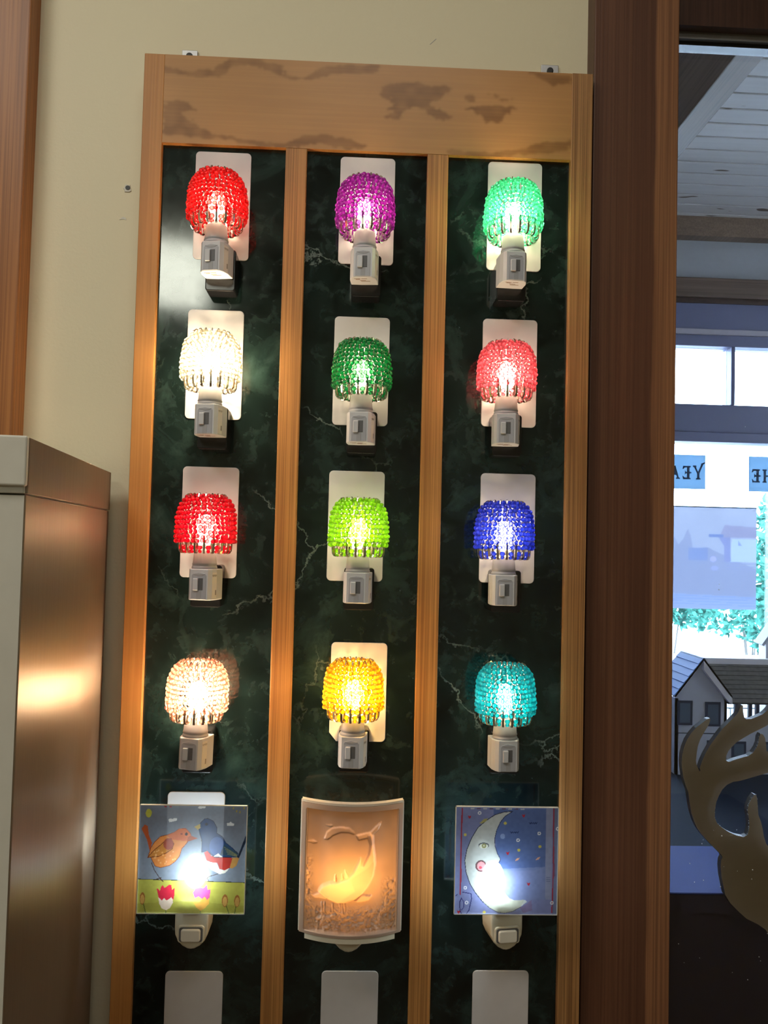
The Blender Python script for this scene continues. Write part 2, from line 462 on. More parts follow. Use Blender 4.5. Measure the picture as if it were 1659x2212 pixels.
# ------------------------------------------------------------------ the porch seen through it
PC = 2.75; PY = 2.0
M['plank'] = None
a = N('pale_ceiling_plank')
v = a.coord((3, 60, 60), 4.0); n1 = a.n('TexNoise', Vector=v, Scale=1.0, Detail=3.0)
kn = a.n('TexNoise', Vector=a.coord((9, 26, 1), 5.0), Scale=1.0, Detail=1.0)
c = a.mix(n1.outputs[0], (0.66, 0.62, 0.60), (0.80, 0.76, 0.73))
c = a.mix(a.ramp(kn.outputs[0], [(0.72, (0, 0, 0)), (0.76, (1, 1, 1))]), c, (0.16, 0.11, 0.08))
M['plank'] = a.pbr(c, 0.5, 0, 0.3)
M['porch_wall'] = plain('grey_porch_paint', (0.40, 0.40, 0.42), 0.6)
M['porch_rail'] = wood('brown_porch_rail', (0.16, 0.10, 0.075), (0.11, 0.07, 0.05), (0.06, 0.035, 0.025), (4, 200, 200))
M['porch_beam'] = wood('brown_porch_beam', (0.26, 0.18, 0.13), (0.19, 0.125, 0.09), (0.11, 0.07, 0.05), (160, 3, 160))
M['frame_skyflare'] = plain('sky_flare_tinted_wood', (0.13, 0.135, 0.24), 0.45)  # wood frame; the blue flare of the sky is put into its colour
M['frame_pale'] = plain('pale_frame_strip', (0.42, 0.38, 0.44), 0.45)
pceil = bpy.data.objects.new('porch_ceiling', None); C.objects.link(pceil); tag(pceil, kind='structure')
box('ceiling_deck', 0.2, 2.6, 0.17, PY + 0.1, PC + 0.018, PC + 0.05, M['porch_rail'], pceil)
pitch = 0.0803; y_ = 0.966 - pitch * 9
while y_ < PY:
    box('plank', 0.45, 2.6, y_ + 0.0035, min(y_ + pitch - 0.0035, PY), PC, PC + 0.018, M['plank'], pceil, bevel=0.0025)
    y_ += pitch
beam = bpy.data.objects.new('porch_beam', None); C.objects.link(beam); tag(beam, kind='structure')
box('beam_timber', 0.748, 0.807, 0.17, PY, 2.50, PC + 0.018, M['porch_beam'], beam, bevel=0.003)
st('porch_floor', 0.2, 2.6, 0.17, PY, -0.1, 0.0, mat=M['floor'])
st('porch_wall_left', 0.1, 0.2, 0.17, PY, 0.0, 2.8, mat=M['porch_wall'])
st('porch_wall_right', 2.6, 2.7, 0.17, PY, 0.0, 2.8, mat=M['porch_wall'])
pw = bpy.data.objects.new('porch_wall_back', None); C.objects.link(pw); tag(pw, kind='structure')
box('wall_panel', 0.2, 2.6, PY, PY + 0.1, 2.45, 2.80, M['porch_wall'], pw)
box('wall_panel', 0.2, 0.60, PY, PY + 0.1, 0.0, 2.45, M['porch_wall'], pw)
box('wall_panel', 2.30, 2.6, PY, PY + 0.1, 0.0, 2.45, M['porch_wall'], pw)
box('wall_panel', 0.60, 2.30, PY, PY + 0.1, 0.0, 0.55, M['porch_wall'], pw)
box('ledger_beam', 0.2, 2.6, PY - 0.05, PY, 2.676, 2.756, M['porch_beam'], pw)
box('picture_rail', 0.2, 2.6, PY - 0.04, PY, 2.450, 2.524, M['porch_rail'], pw, bevel=0.004)
box('shadow_bead', 0.2, 2.6, PY - 0.025, PY, 2.432, 2.450, M['dark_wood'], pw)  # dark strip along the underside of the picture rail
w2 = bpy.data.objects.new('window_2', None); C.objects.link(w2); tag(w2, kind='structure')
def fr(n, x0, x1, z0, z1, y0=-0.02, m='frame_skyflare'): return box(n, x0, x1, PY + y0, PY + 0.06, z0, z1, M[m], w2, bevel=0.003)
fr('top_rail', 0.60, 2.30, 2.272, 2.45)
fr('rail_strip', 0.60, 2.30, 2.313, 2.334, -0.03, 'frame_pale')
fr('middle_rail', 0.60, 2.30, 1.9476, 2.053)
fr('transom_rail', 0.60, 2.30, 1.911, 1.9476, -0.035)
fr('bottom_rail', 0.60, 2.30, 0.55, 0.62)
fr('side_stile', 0.60, 0.66, 0.55, 2.45); fr('side_stile', 2.24, 2.30, 0.55, 2.45)
M['far_glass'] = glass_mat('porch_window_glass', (0.95, 0.98, 1.0))
edges = [0.66, 1.0405, 1.405, 1.7695, 2.24]
for i in range(1, 4): fr('glazing_bar', edges[i], edges[i] + 0.0142, 2.053, 2.272)
for i in range(4): box('pane', edges[i] + (0.0142 if i else 0), edges[i + 1], PY + 0.02, PY + 0.025, 2.053, 2.272, M['far_glass'], w2)
box('pane', 0.66, 2.24, PY + 0.02, PY + 0.025, 0.62, 1.911, M['far_glass'], w2)

# outdoors
M['ground'] = plain('pale_paving', (0.55, 0.56, 0.55), 0.8)
st('terrace_ground', -6, 14, PY + 0.1, 16, -0.15, -0.02, mat=M['ground'])
M['leaf'] = None
a = N('garden_leaf'); oi = a.n('TexNoise', Vector=a.coord(), Scale=14.0, Detail=1.0)
c = a.ramp(oi.outputs[0], [(0.35, (0.012, 0.055, 0.045)), (0.6, (0.07, 0.26, 0.20))])
df = a.n('BsdfDiffuse', Color=c); tl = a.n('BsdfTranslucent', Color=c)
M['leaf'] = a.surf(a.n('MixShader', i0=0.35, i1=df.outputs[0], i2=tl.outputs[0]).outputs[0])
M['bark'] = plain('grey_bark', (0.10, 0.09, 0.08), 0.8)
def bush(label, cx, cy, cz, rx, ry, rz, n, leaf, seed, group=None):
    r2 = random.Random(seed)
    t = thing('garden_bush', label, 'bush', (cx, cy, -0.02), group=group)
    v, f = [], []
    for k in range(n):
        while True:
            p = Vector((r2.uniform(-1, 1), r2.uniform(-1, 1), r2.uniform(-1, 1)))
            if 0.35 < p.length < 1: break
        p = Vector((p.x * rx, p.y * ry, cz + 0.02 + p.z * rz))
        e1 = Vector((r2.uniform(-1, 1), r2.uniform(-1, 1), r2.uniform(-1, 1))).normalized()
        e2 = e1.cross(Vector((r2.uniform(-1, 1), r2.uniform(-1, 1), r2.uniform(-1, 1)))).normalized()
        s = leaf * r2.uniform(0.6, 1.3); b = len(v)
        v += [p - e1 * s, p + e2 * s * 0.5 - e1 * 0.1 * s, p + e1 * s, p - e2 * s * 0.5 - e1 * 0.1 * s]
        f.append((b, b + 1, b + 2, b + 3))
    tag(put('foliage', mk(v, f), M['leaf'], t), kind='stuff')
    stem = []
    for k in range(5):
        a_ = k * 1.26
        stem.append((lathe_me([(0.014, 0), (0.010, cz * 0.6), (0.005, cz + rz * 0.5)], 6), Matrix.Rotation(R(7), 4, Vector((math.cos(a_), math.sin(a_), 0)))))
    put('stems', join_me(stem), M['bark'], t)
bush('tall dense bush outside beyond the poster edge', 4.02, 6.35, 1.30, 0.52, 0.5, 0.85, 2600, 0.05, 3)
bush('loose leafy bush outside below the hanging poster', 2.95, 6.6, 0.98, 0.50, 0.25, 0.17, 420, 0.05, 4)
bush('sparse low bush outside behind the garden wall', 4.15, 7.4, 0.86, 0.75, 0.3, 0.24, 620, 0.05, 5)
M['stone'] = plain('pale_garden_stone', (0.30, 0.33, 0.36), 0.8)
gw = thing('garden_wall', 'low pale stone wall outside below the bushes', 'wall', (3.35, 5.5, -0.02))
x_ = -0.9; k = 0
for row in range(4):
    x_ = -0.9 - 0.1 * (row % 2)
    while x_ < 1.2:
        w_ = rng.uniform(0.16, 0.28)
        box('stone', x_, x_ + w_ - 0.008, -0.12 + rng.uniform(-0.01, 0.01), 0.12, row * 0.16, row * 0.16 + 0.152, M['stone'], gw, bevel=0.01)
        x_ += w_
box('coping', -1.0, 1.3, -0.15, 0.15, 0.64, 0.70, M['stone'], gw, bevel=0.01)

# ------------------------------------------------------------------ signs and poster hung in the porch window
M['sheet'] = None
a = N('translucent_blue_sheet')
df = a.n('BsdfDiffuse', Color=(0.40, 0.46, 0.55, 1)); tl = a.n('BsdfTranslucent', Color=(0.33, 0.47, 0.58, 1))
M['sheet'] = a.surf(a.n('MixShader', i0=0.6, i1=df.outputs[0], i2=tl.outputs[0]).outputs[0])
a = N('show_through_letter')
df = a.n('BsdfDiffuse', Color=(0.10, 0.16, 0.26, 1)); tl = a.n('BsdfTranslucent', Color=(0.13, 0.22, 0.36, 1))
M['letter'] = a.surf(a.n('MixShader', i0=0.5, i1=df.outputs[0], i2=tl.outputs[0]).outputs[0])
# slab letters in a unit box, as (polygon list); placed mirrored because the sheet is seen from its back
G = {
 'E': [[(.12, 0), (.78, 0), (.84, .26), (.74, .22), (.66, .12), (.44, .12), (.44, .44), (.54, .44), (.62, .34), (.62, .68), (.54, .56), (.44, .56), (.44, .88), (.66, .88), (.74, .78), (.84, .74), (.78, 1), (.12, 1), (.12, .9), (.22, .88), (.22, .58), (.04, .54), (.04, .46), (.22, .42), (.22, .12), (.12, .1)]],
 'Y': [[(.32, 0), (.72, 0), (.72, .10), (.62, .12), (.62, .45), (.88, .9), (1.0, .95), (1.0, 1.05), (.70, 1.05), (.68, .95), (.72, .9), (.54, .58), (.30, 1.05), (.28, 1.2), (-.06, 1.32), (-.06, 1.22), (.10, 1.12), (.42, .45), (.42, .12), (.32, .10)]],
 'A': [[(-.02, 0), (.32, 0), (.32, .10), (.24, .12), (.30, .30), (.62, .30), (.68, .12), (.60, .10), (.60, 0), (1.02, 0), (1.02, .10), (.92, .12), (.58, 1.0), (.38, 1.0), (.08, .12), (-.02, .10)]],
 'R': [[(.08, 0), (.46, 0), (.46, .10), (.38, .12), (.38, .42), (.50, .42), (.74, 0), (1.0, 0), (1.0, .10), (.90, .12), (.70, .46), (.88, .60), (.88, .86), (.70, 1.0), (.08, 1.0), (.08, .9), (.18, .88), (.18, .12), (.08, .10)]],
 'T': [[(.30, 0), (.70, 0), (.70, .10), (.60, .12), (.60, .86), (.80, .86), (.88, .70), (.98, .70), (.96, 1), (.04, 1), (.02, .70), (.12, .70), (.20, .86), (.40, .86), (.40, .12), (.30, .10)]],
 'H': [[(.04, 0), (.42, 0), (.42, .10), (.34, .12), (.34, .44), (.66, .44), (.66, .12), (.58, .10), (.58, 0), (.96, 0), (.96, .10), (.86, .12), (.86, .88), (.96, .9), (.96, 1), (.58, 1), (.58, .9), (.66, .88), (.66, .56), (.34, .56), (.34, .88), (.42, .9), (.42, 1), (.04, 1), (.04, .9), (.14, .88), (.14, .12), (.04, .10)]],
}
def sign(label, x0, x1, z0, z1, text, xs, zb, w, h):
    t = thing('paper_sign', label, 'sign', ((x0 + x1) / 2, PY + 0.008, z0), group='reversed letter sheets in the porch window')
    ox = (x0 + x1) / 2
    put('sheet', box_me(x0 - ox, x1 - ox, 0, 0.002, 0, z1 - z0), M['sheet'], t)
    for i, ch in enumerate(text):
        xr = xs - i * w * 1.08                                  # right edge of this mirrored letter
        for pg in G[ch]:
            put('letter', prism_me([(xr - ox - px * w, zb - z0 + pz * h) for px, pz in pg], -0.0006, 0.0), M['letter'], t)
sign('pale blue paper sheet lettered YEAR seen in reverse, above hanging poster', 1.080, 1.3215, 1.738, 1.866, 'YEAR', 1.3165, 1.7740, 0.0430, 0.0500)
sign('pale blue paper sheet lettered THE seen in reverse, beside bush leaves', 1.487, 1.66, 1.735, 1.867, 'THE', 1.487 + 0.004 + 0.043 * 3.16, 1.7690, 0.0430, 0.0500)
# poster: print seen through the paper from behind
cv = Canvas(120, 140, 1440, 1659 - 28, 1092, 1318, lin(146, 158, 186))
cv.noise(30, 0.06)
cv.poly([(1440, 1185), (1462, 1160), (1470, 1178), (1480, 1165), (1489, 1142), (1495, 1158), (1500, 1185), (1530, 1182), (1545, 1190), (1634, 1230), (1634, 1300), (1440, 1300)], lin(122, 134, 168), 0.8)
cv.poly([(1565, 1132), (1634, 1136), (1634, 1160), (1560, 1160), (1554, 1160)], lin(130, 135, 168))
cv.poly([(1580, 1162), (1634, 1163), (1634, 1214), (1578, 1213)], lin(155, 175, 225))
cv.poly([(1532, 1153), (1562, 1153), (1562, 1160), (1532, 1160)], lin(98, 120, 170))
cv.poly([(1553, 1160), (1578, 1160), (1578, 1213), (1565, 1213), (1565, 1180)], lin(118, 130, 175))
cv.poly([(1594, 1166), (1602, 1178), (1594, 1178)], lin(120, 138, 185))
cv.poly([(1490, 1183), (1530, 1184), (1530, 1212), (1490, 1212)], lin(108, 128, 175), 0.8)
cv.ell(1542, 1208, 7, 6, lin(150, 155, 205)); cv.ell(1545, 1228, 8, 5, lin(140, 150, 200), 0.7)
for yy in (1216, 1222, 1228): cv.line([(1568, yy), (1634, yy + 2)], 0.8, lin(125, 138, 180))
cv.poly([(1440, 1284), (1634, 1290), (1634, 1318), (1440, 1318)], lin(130, 150, 192), 0.8)
for yy in (1288, 1294, 1300, 1306): cv.line([(1440, yy), (1634, yy + 4)], 0.7, lin(98, 132, 195), 0.6)
pxs = np.linspace(1.165, 1.5155, 120); pzs = np.linspace(1.674, 1.293, 140)
XX, ZZ = np.meshgrid(pxs - 1.34, pzs - 1.293)
M['poster_print'] = print_mat('poster_show_through', 0.62, 0.0, 0.5)
po = thing('window_poster', 'blue-grey poster of a house seen from its back, hanging in porch window', 'poster', (1.34, PY + 0.004, 1.293))
put('print', grid_me(120, 140, np.stack([XX, np.zeros_like(XX), ZZ], -1), 'print', cv.c * np.array([0.50, 0.44, 0.385])), M['poster_print'], po)
put('backing_edge', box_me(-0.175, 0.1755, -0.003, 0.002, 0.377, 0.381), M['sheet'], po)

# ------------------------------------------------------------------ display table, its lighter front edge, model houses, deer
TZ = 0.992
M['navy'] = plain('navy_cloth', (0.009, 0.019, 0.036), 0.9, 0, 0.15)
M['front_strip'] = plain('lighter_blue_cloth', (0.060, 0.085, 0.27), 0.8, 0, 0.2)  # lighter blue strip over the front of the navy cover
M['table_front'] = plain('dark_plum_table_paint', (0.030, 0.018, 0.026), 0.5)
t = thing('display_table', 'dark display table behind the window glass, draped in navy', 'table', (1.1, 0.195, 0))
put('table_top', box_me(-0.66, 0.66, 0.0, 1.05, TZ - 0.03, TZ - 0.002), M['table_front'], t)
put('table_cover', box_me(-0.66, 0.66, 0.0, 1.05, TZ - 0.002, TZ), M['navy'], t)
put('front_panel', box_me(-0.65, 0.65, 0.01, 0.03, 0.05, TZ - 0.03), M['table_front'], t)
for sx_ in (-0.64, 0.60):
    for sy_ in (0.012, 1.0): put('leg', box_me(sx_, sx_ + 0.04, sy_, sy_ + 0.04, 0, TZ - 0.03), M['table_front'], t)
tag(box('table_front_strip', 0.445, 1.75, 0.193, 0.388, TZ, TZ + 0.002, M['front_strip']), 'lighter blue strip along the front edge of dark table', 'cloth')

M['siding'] = plain('grey_lilac_siding', (0.56, 0.57, 0.68), 0.6)
M['fascia'] = plain('pale_lilac_fascia', (0.78, 0.74, 0.82), 0.55)
M['shingle'] = None
a = N('dark_shingle'); v = a.coord((90, 90, 90)); nz = a.n('TexNoise', Vector=v, Scale=1.0, Detail=2.0)
M['shingle'] = a.pbr(a.mix(nz.outputs[0], (0.08, 0.076, 0.08), (0.21, 0.20, 0.19)), 0.7)
M['shingle_skylit'] = plain('sky_lit_blue_shingle', (0.28, 0.46, 0.98), 0.6)  # blue sky light on the gable's left slope, put into the shingle colour
M['win_frame'] = plain('navy_window_frame', (0.035, 0.045, 0.085), 0.5)
M['win_pane'] = plain('dusky_window_pane', (0.12, 0.16, 0.22), 0.25)

def slab(name, quad, thick, mat, parent):
    """four corners of a roof plane, thickened downward along its normal"""
    q = [Vector(p) for p in quad]; n = (q[1] - q[0]).cross(q[3] - q[0]).normalized()
    if n.z < 0: n = -n
    v = q + [p - n * thick for p in q]
    f = [(0, 1, 2, 3), (7, 6, 5, 4), (0, 4, 5, 1), (1, 5, 6, 2), (2, 6, 7, 3), (3, 7, 4, 0)]
    return put(name, mk(v, f), mat, parent)
def courses(parent, quad, rows, mat):
    """shingle courses, each its own overlapping strip; quad = eave-left, eave-right, ridge-right, ridge-left"""
    a0, b0, b1, a1 = [Vector(p) for p in quad]
    n = (b0 - a0).cross(a1 - a0).normalized()
    if n.z < 0: n = -n
    for k in range(rows):
        t0, t1 = k / rows, min(1.0, (k + 1.15) / rows)
        p = [a0.lerp(a1, t0) + n * 0.0022, b0.lerp(b1, t0) + n * 0.0022, b0.lerp(b1, t1) + n * 0.0004, a0.lerp(a1, t1) + n * 0.0004]
        slab('shingle_course', p, 0.0016, mat, parent)
def mini_window(parent, x0, x1, z0, z1, y):
    w = put('model_window', prism_me([(x0, z0), (x1, z0), (x1, z1), (x0, z1)], y - 0.002, y + 0.002), M['win_frame'], parent)
    m_ = 0.0055
    put('window_pane', prism_me([(x0 + m_, z0 + m_), (x1 - m_, z0 + m_), (x1 - m_, z1 - m_), (x0 + m_, z1 - m_)], y - 0.0028, y - 0.0015), M['win_pane'], w)

h = thing('model_house', 'grey model house with steep front gable and dark shingled roof', 'model house', (0.8166, 0.85, TZ))
HX = lambda x: x - 0.8166
HZ = lambda z: z - TZ
# gable wing: hollow shell, wall with pointed top
put('gable_wall', prism_me([(HX(0.757), 0), (HX(0.8765), 0), (HX(0.8765), HZ(1.168)), (0, HZ(1.249)), (HX(0.757), HZ(1.168))], 0.0, 0.006), M['siding'], h)
put('side_wall', box_me(HX(0.870), HX(0.8765), 0.0, 0.11, 0, HZ(1.165)), M['siding'], h)
put('side_wall', box_me(HX(0.757), HX(0.763), 0.0, 0.11, 0, HZ(1.165)), M['siding'], h)
put('rake_board', prism_me([(HX(0.8166), HZ(1.2600)), (HX(0.8840), HZ(1.1740)), (HX(0.8840), HZ(1.1560)), (HX(0.8760), HZ(1.1600)), (HX(0.8166), HZ(1.2330))], -0.012, 0.0), M['fascia'], h)
put('rake_board', prism_me([(HX(0.8166), HZ(1.2600)), (HX(0.7495), HZ(1.1730)), (HX(0.7495), HZ(1.1690)), (HX(0.7530), HZ(1.1690)), (HX(0.8166), HZ(1.2530))], -0.012, 0.0), M['fascia'], h)
slab('gable_roof', [(HX(0.8166), -0.012, HZ(1.2600)), (HX(0.8166), 0.12, HZ(1.2600)), (HX(0.8850), 0.12, HZ(1.1730)), (HX(0.8850), -0.012, HZ(1.1730))], 0.004, M['shingle'], h)
slab('gable_roof', [(HX(0.8166), -0.012, HZ(1.2600)), (HX(0.8166), 0.12, HZ(1.2600)), (HX(0.7490), 0.12, HZ(1.1730)), (HX(0.7490), -0.012, HZ(1.1730))], 0.004, M['shingle_skylit'], h)
courses(h, [(HX(0.7490), -0.012, HZ(1.1730)), (HX(0.7490), 0.12, HZ(1.1730)), (HX(0.8166), 0.12, HZ(1.2600)), (HX(0.8166), -0.012, HZ(1.2600))], 6, M['shingle_skylit'])
put('band_board', box_me(HX(0.758), HX(0.8760), -0.001, 0.001, HZ(1.0855), HZ(1.0875)), M['win_frame'], h)
mini_window(h, HX(0.7602), HX(0.7952), HZ(1.105), HZ(1.1605), 0.0)
mini_window(h, HX(0.8251), HX(0.8610), HZ(1.103), HZ(1.1584), 0.0)
mini_window(h, HX(0.776), HX(0.800), HZ(1.025), HZ(1.072), 0.0)
mini_window(h, HX(0.830), HX(0.860), HZ(1.025), HZ(1.071), 0.0)
# main range to the right: low wall, open gallery under the eave, shingled roof and ridge board
put('front_wall', box_me(HX(0.8765), HX(1.16), 0.012, 0.018, 0, HZ(1.112)), M['siding'], h)
for xp in (0.9000, 0.9330, 0.9500, 0.9850, 1.02, 1.06, 1.10, 1.14):
    put('gallery_post', box_me(HX(xp), HX(xp + 0.008), 0.010, 0.018, HZ(1.112), HZ(1.166)), M['win_frame'], h)
put('end_wall', box_me(HX(1.154), HX(1.16), 0.012, 0.16, 0, HZ(1.16)), M['siding'], h)
mini_window(h, HX(0.893), HX(0.927), HZ(1.0290), HZ(1.0667), 0.012)
mini_window(h, HX(0.965), HX(1.000), HZ(1.0290), HZ(1.0667), 0.012)
eave_l, eave_r = (HX(0.8800), 0.002, HZ(1.1560)), (HX(1.18), 0.002, HZ(1.1560))
rdg_l, rdg_r = (HX(0.8500), 0.085, HZ(1.2380)), (HX(1.18), 0.085, HZ(1.2380))
slab('main_roof', [eave_l, eave_r, rdg_r, rdg_l], 0.004, M['shingle'], h)
courses(h, [eave_l, eave_r, rdg_r, rdg_l], 9, M['shingle'])
put('ridge_board', box_me(HX(0.8480), HX(1.18), 0.080, 0.092, HZ(1.2340), HZ(1.2480)), M['fascia'], h)

h3 = thing('model_house', 'small lilac model house with pointed gable behind the dark roof', 'model house', (1.158, 1.14, TZ), (0, 0, R(-12)))
put('house_wall', prism_me([(-0.04, 0), (0.04, 0), (0.04, 0.275), (0, 0.335), (-0.04, 0.275)], 0, 0.07), M['fascia'], h3)
slab('roof', [(0, -0.006, 0.347), (0, 0.075, 0.347), (0.052, 0.075, 0.267), (0.052, -0.006, 0.267)], 0.006, M['shingle'], h3)
slab('roof', [(0, -0.006, 0.347), (0, 0.075, 0.347), (-0.052, 0.075, 0.267), (-0.052, -0.006, 0.267)], 0.006, M['siding'], h3)
mini_window(h3, -0.022, 0.022, 0.195, 0.255, 0.0)

DEER = [(0.4917, 1.2774), (0.4921, 1.2745), (0.4901, 1.2688), (0.4835, 1.2580), (0.4785, 1.2489), (0.4753, 1.2399), (0.4737, 1.2293), (0.4729, 1.2203), (0.4738, 1.2154), (0.4755, 1.2114), (0.4777, 1.2065), (0.4794, 1.2074), (0.4781, 1.2106), (0.4813, 1.2204), (0.4854, 1.2294), (0.4920, 1.2410), (0.5003, 1.2525), (0.5086, 1.2633), (0.5170, 1.2716), (0.5253, 1.2800), (0.5303, 1.2858), (0.5328, 1.2924), (0.5355, 1.2959), (0.5370, 1.2950), (0.5371, 1.2876), (0.5388, 1.2794), (0.5414, 1.2770), (0.5490, 1.2775), (0.5574, 1.2809), (0.5641, 1.2839), (0.5692, 1.2881), (0.5759, 1.2956), (0.5834, 1.3064), (0.5885, 1.3148), (0.5910, 1.3115), (0.5877, 1.2983), (0.5827, 1.2842), (0.5760, 1.2734), (0.5693, 1.2684), (0.5592, 1.2633), (0.5474, 1.2574), (0.5374, 1.2515), (0.5281, 1.2456), (0.5223, 1.2398), (0.5173, 1.2340), (0.5140, 1.2266), (0.5136, 1.2217), (0.5162, 1.2197), (0.5199, 1.2197), (0.5258, 1.2223), (0.5342, 1.2248), (0.5451, 1.2279), (0.5510, 1.2320), (0.5560, 1.2395), (0.5585, 1.2461), (0.5593, 1.2535), (0.5618, 1.2580), (0.5651, 1.2568), (0.5677, 1.2519), (0.5690, 1.2438), (0.5699, 1.2348), (0.5763, 1.2316), (0.5847, 1.2342), (0.5931, 1.2408), (0.5998, 1.2508), (0.6041, 1.2492), (0.6016, 1.2377), (0.5958, 1.2245), (0.5865, 1.2145), (0.5798, 1.2079), (0.5647, 1.2036), (0.5453, 1.1977), (0.5328, 1.1942), (0.5244, 1.1931), (0.5160, 1.1891), (0.5093, 1.1825), (0.5044, 1.1735), (0.5011, 1.1653), (0.4995, 1.1547), (0.4996, 1.1450), (0.5022, 1.1385), (0.5081, 1.1329), (0.5182, 1.1265), (0.5291, 1.1218), (0.5392, 1.1199), (0.5442, 1.1223), (0.5463, 1.1293), (0.5470, 1.1374), (0.5457, 1.1472), (0.5441, 1.1553), (0.5456, 1.1626), (0.5489, 1.1700), (0.5539, 1.1764), (0.5560, 1.1758), (0.5573, 1.1709), (0.5582, 1.1611), (0.5591, 1.1497), (0.5626, 1.1408), (0.5651, 1.1311), (0.5669, 1.1206), (0.5703, 1.1108), (0.5754, 1.1052), (0.5838, 1.1012), (0.5939, 1.0981), (0.6024, 1.0901), (0.6151, 1.0804), (0.6278, 1.0643), (0.6380, 1.0450), (0.6397, 1.0272), (0.6347, 1.0158), (0.6196, 1.0060), (0.6029, 0.9994), (0.5937, 0.9801), (0.5744, 0.9914), (0.5701, 0.9978), (0.5590, 1.0049), (0.5441, 1.0119), (0.5342, 1.0202), (0.5218, 1.0320), (0.5143, 1.0438), (0.5091, 1.0676), (0.5079, 1.0803), (0.5085, 1.0884), (0.5105, 1.0932), (0.5093, 1.0956), (0.5042, 1.1005), (0.4975, 1.1069), (0.4890, 1.1149), (0.4814, 1.1229), (0.4763, 1.1301), (0.4712, 1.1398), (0.4678, 1.1503), (0.4656, 1.1608), (0.4638, 1.1714), (0.4629, 1.1787), (0.4591, 1.1876), (0.4558, 1.1989), (0.4538, 1.2111), (0.4533, 1.2184), (0.4540, 1.2274), (0.4560, 1.2372), (0.4601, 1.2478), (0.4659, 1.2569), (0.4725, 1.2644), (0.4800, 1.2702), (0.4875, 1.2761)]
M['deer'] = None
a = N('brown_painted_board'); nz = a.n('TexNoise', Vector=a.coord(), Scale=30.0, Detail=3.0)
M['deer'] = a.pbr(a.mix(nz.outputs[0], (0.33, 0.235, 0.145), (0.41, 0.295, 0.185)), 0.6)
M['deer_edge'] = plain('dark_cut_edge', (0.03, 0.02, 0.014), 0.5)
M['glitter'] = plain('silver_glitter', (0.9, 0.92, 0.95), 0.15, 0.4)
d = thing('deer_cutout', 'brown flat deer cut-out with branching antlers against the window glass', 'cut-out', (0.55, GY + 0.006, 0.98))
dm = prism_me([(x - 0.55, z - 0.98) for x, z in DEER], 0.0, 0.010)
dm.materials.append(M['deer']); dm.materials.append(M['deer_edge'])
for pg in dm.polygons:
    if abs(pg.normal.y) < 0.5: pg.material_index = 1
put('board', dm, None, d)
sp = []
for i in list(range(46, 58)) + list(range(76, 95)):
    (x0_, z0_), (x1_, z1_) = DEER[i], DEER[i + 1]
    for k in range(5):
        t_ = rng.random()
        sp.append((sphere_me(5, 3, rng.uniform(0.0003, 0.0008)), Matrix.Translation((x0_ + (x1_ - x0_) * t_ - 0.55, rng.uniform(-0.0002, 0.002), z0_ + (z1_ - z0_) * t_ - 0.98))))
tag(put('glitter_edging', join_me(sp), M['glitter'], d), kind='stuff')

# ================================================================== CABINET AT THE LEFT
ang = math.atan2(0.0332, 0.359)                       # its right side leans a little off square to the wall
cb = thing('white_cabinet', 'tall white cabinet with brushed bronze side standing beside the display board', 'cabinet', (-0.3069, 0.02, 0), (0, 0, ang))
put('carcass', box_me(-0.60, -0.0015, -0.358, 0.0, 0.0, 1.5345), M['white_lam'], cb)
put('side_panel', box_me(-0.0016, 0.0, -0.358, 0.0, 0.0, 1.5345, 0.0004, 1), M['brushed'], cb)
put('reveal', box_me(-0.60, -0.003, -0.352, -0.002, 1.5345, 1.5362), M['lam_gap'], cb)
cp = put('cap', box_me(-0.60, -0.001, -0.360, 0.0, 1.5360, 1.5842, 0.0012, 2), M['white_lam'], cb)
put('cap_side', box_me(-0.0012, 0.0012, -0.357, 0.0, 1.5362, 1.5836, 0.0004, 1), M['brushed'], cp)
put('cap_front_edge', box_me(-0.60, 0.0008, -0.364, -0.357, 1.5420, 1.5845, 0.0018, 3), M['white_lam'], cp)

# ================================================================== DISPLAY BOARD
bd = thing('display_board', 'wooden framed board with three strips of dark green marble', 'display board', (0, WY, 0.66))
BX = lambda y: y - WY
def bpart(name, x0, x1, y0, y1, z0, z1, mat, bevel=0.0, parent=None):
    return put(name, box_me(x0, x1, BX(y0), BX(y1), z0 - 0.66, z1 - 0.66, bevel), mat, parent or bd)
MY = 0.008                                            # face of the marble
bpart('marble_panel', -0.256, 0.276, MY, 0.016, 0.70, 2.01, M['marble'])
bpart('backing', -0.256, 0.276, 0.016, WY, 0.70, 2.01, M['dark_wood'])
bpart('stile', -0.2777, -0.2520, 0.0, WY, 0.66, 2.1190, M['stile'], 0.0008)
bpart('stile', 0.2725, 0.3000, -0.001, WY, 0.66, 2.1190, M['stile_right'], 0.0008)
bpart('mullion', -0.0950, -0.0679, 0.0005, 0.012, 0.70, 2.0045, M['mullion'], 0.0008)
bpart('mullion', 0.0868, 0.1140, 0.0005, 0.012, 0.70, 2.0045, M['mullion'], 0.0008)
bpart('bottom_rail', -0.2520, 0.2725, 0.0005, WY, 0.66, 0.70, M['stile'], 0.0008)
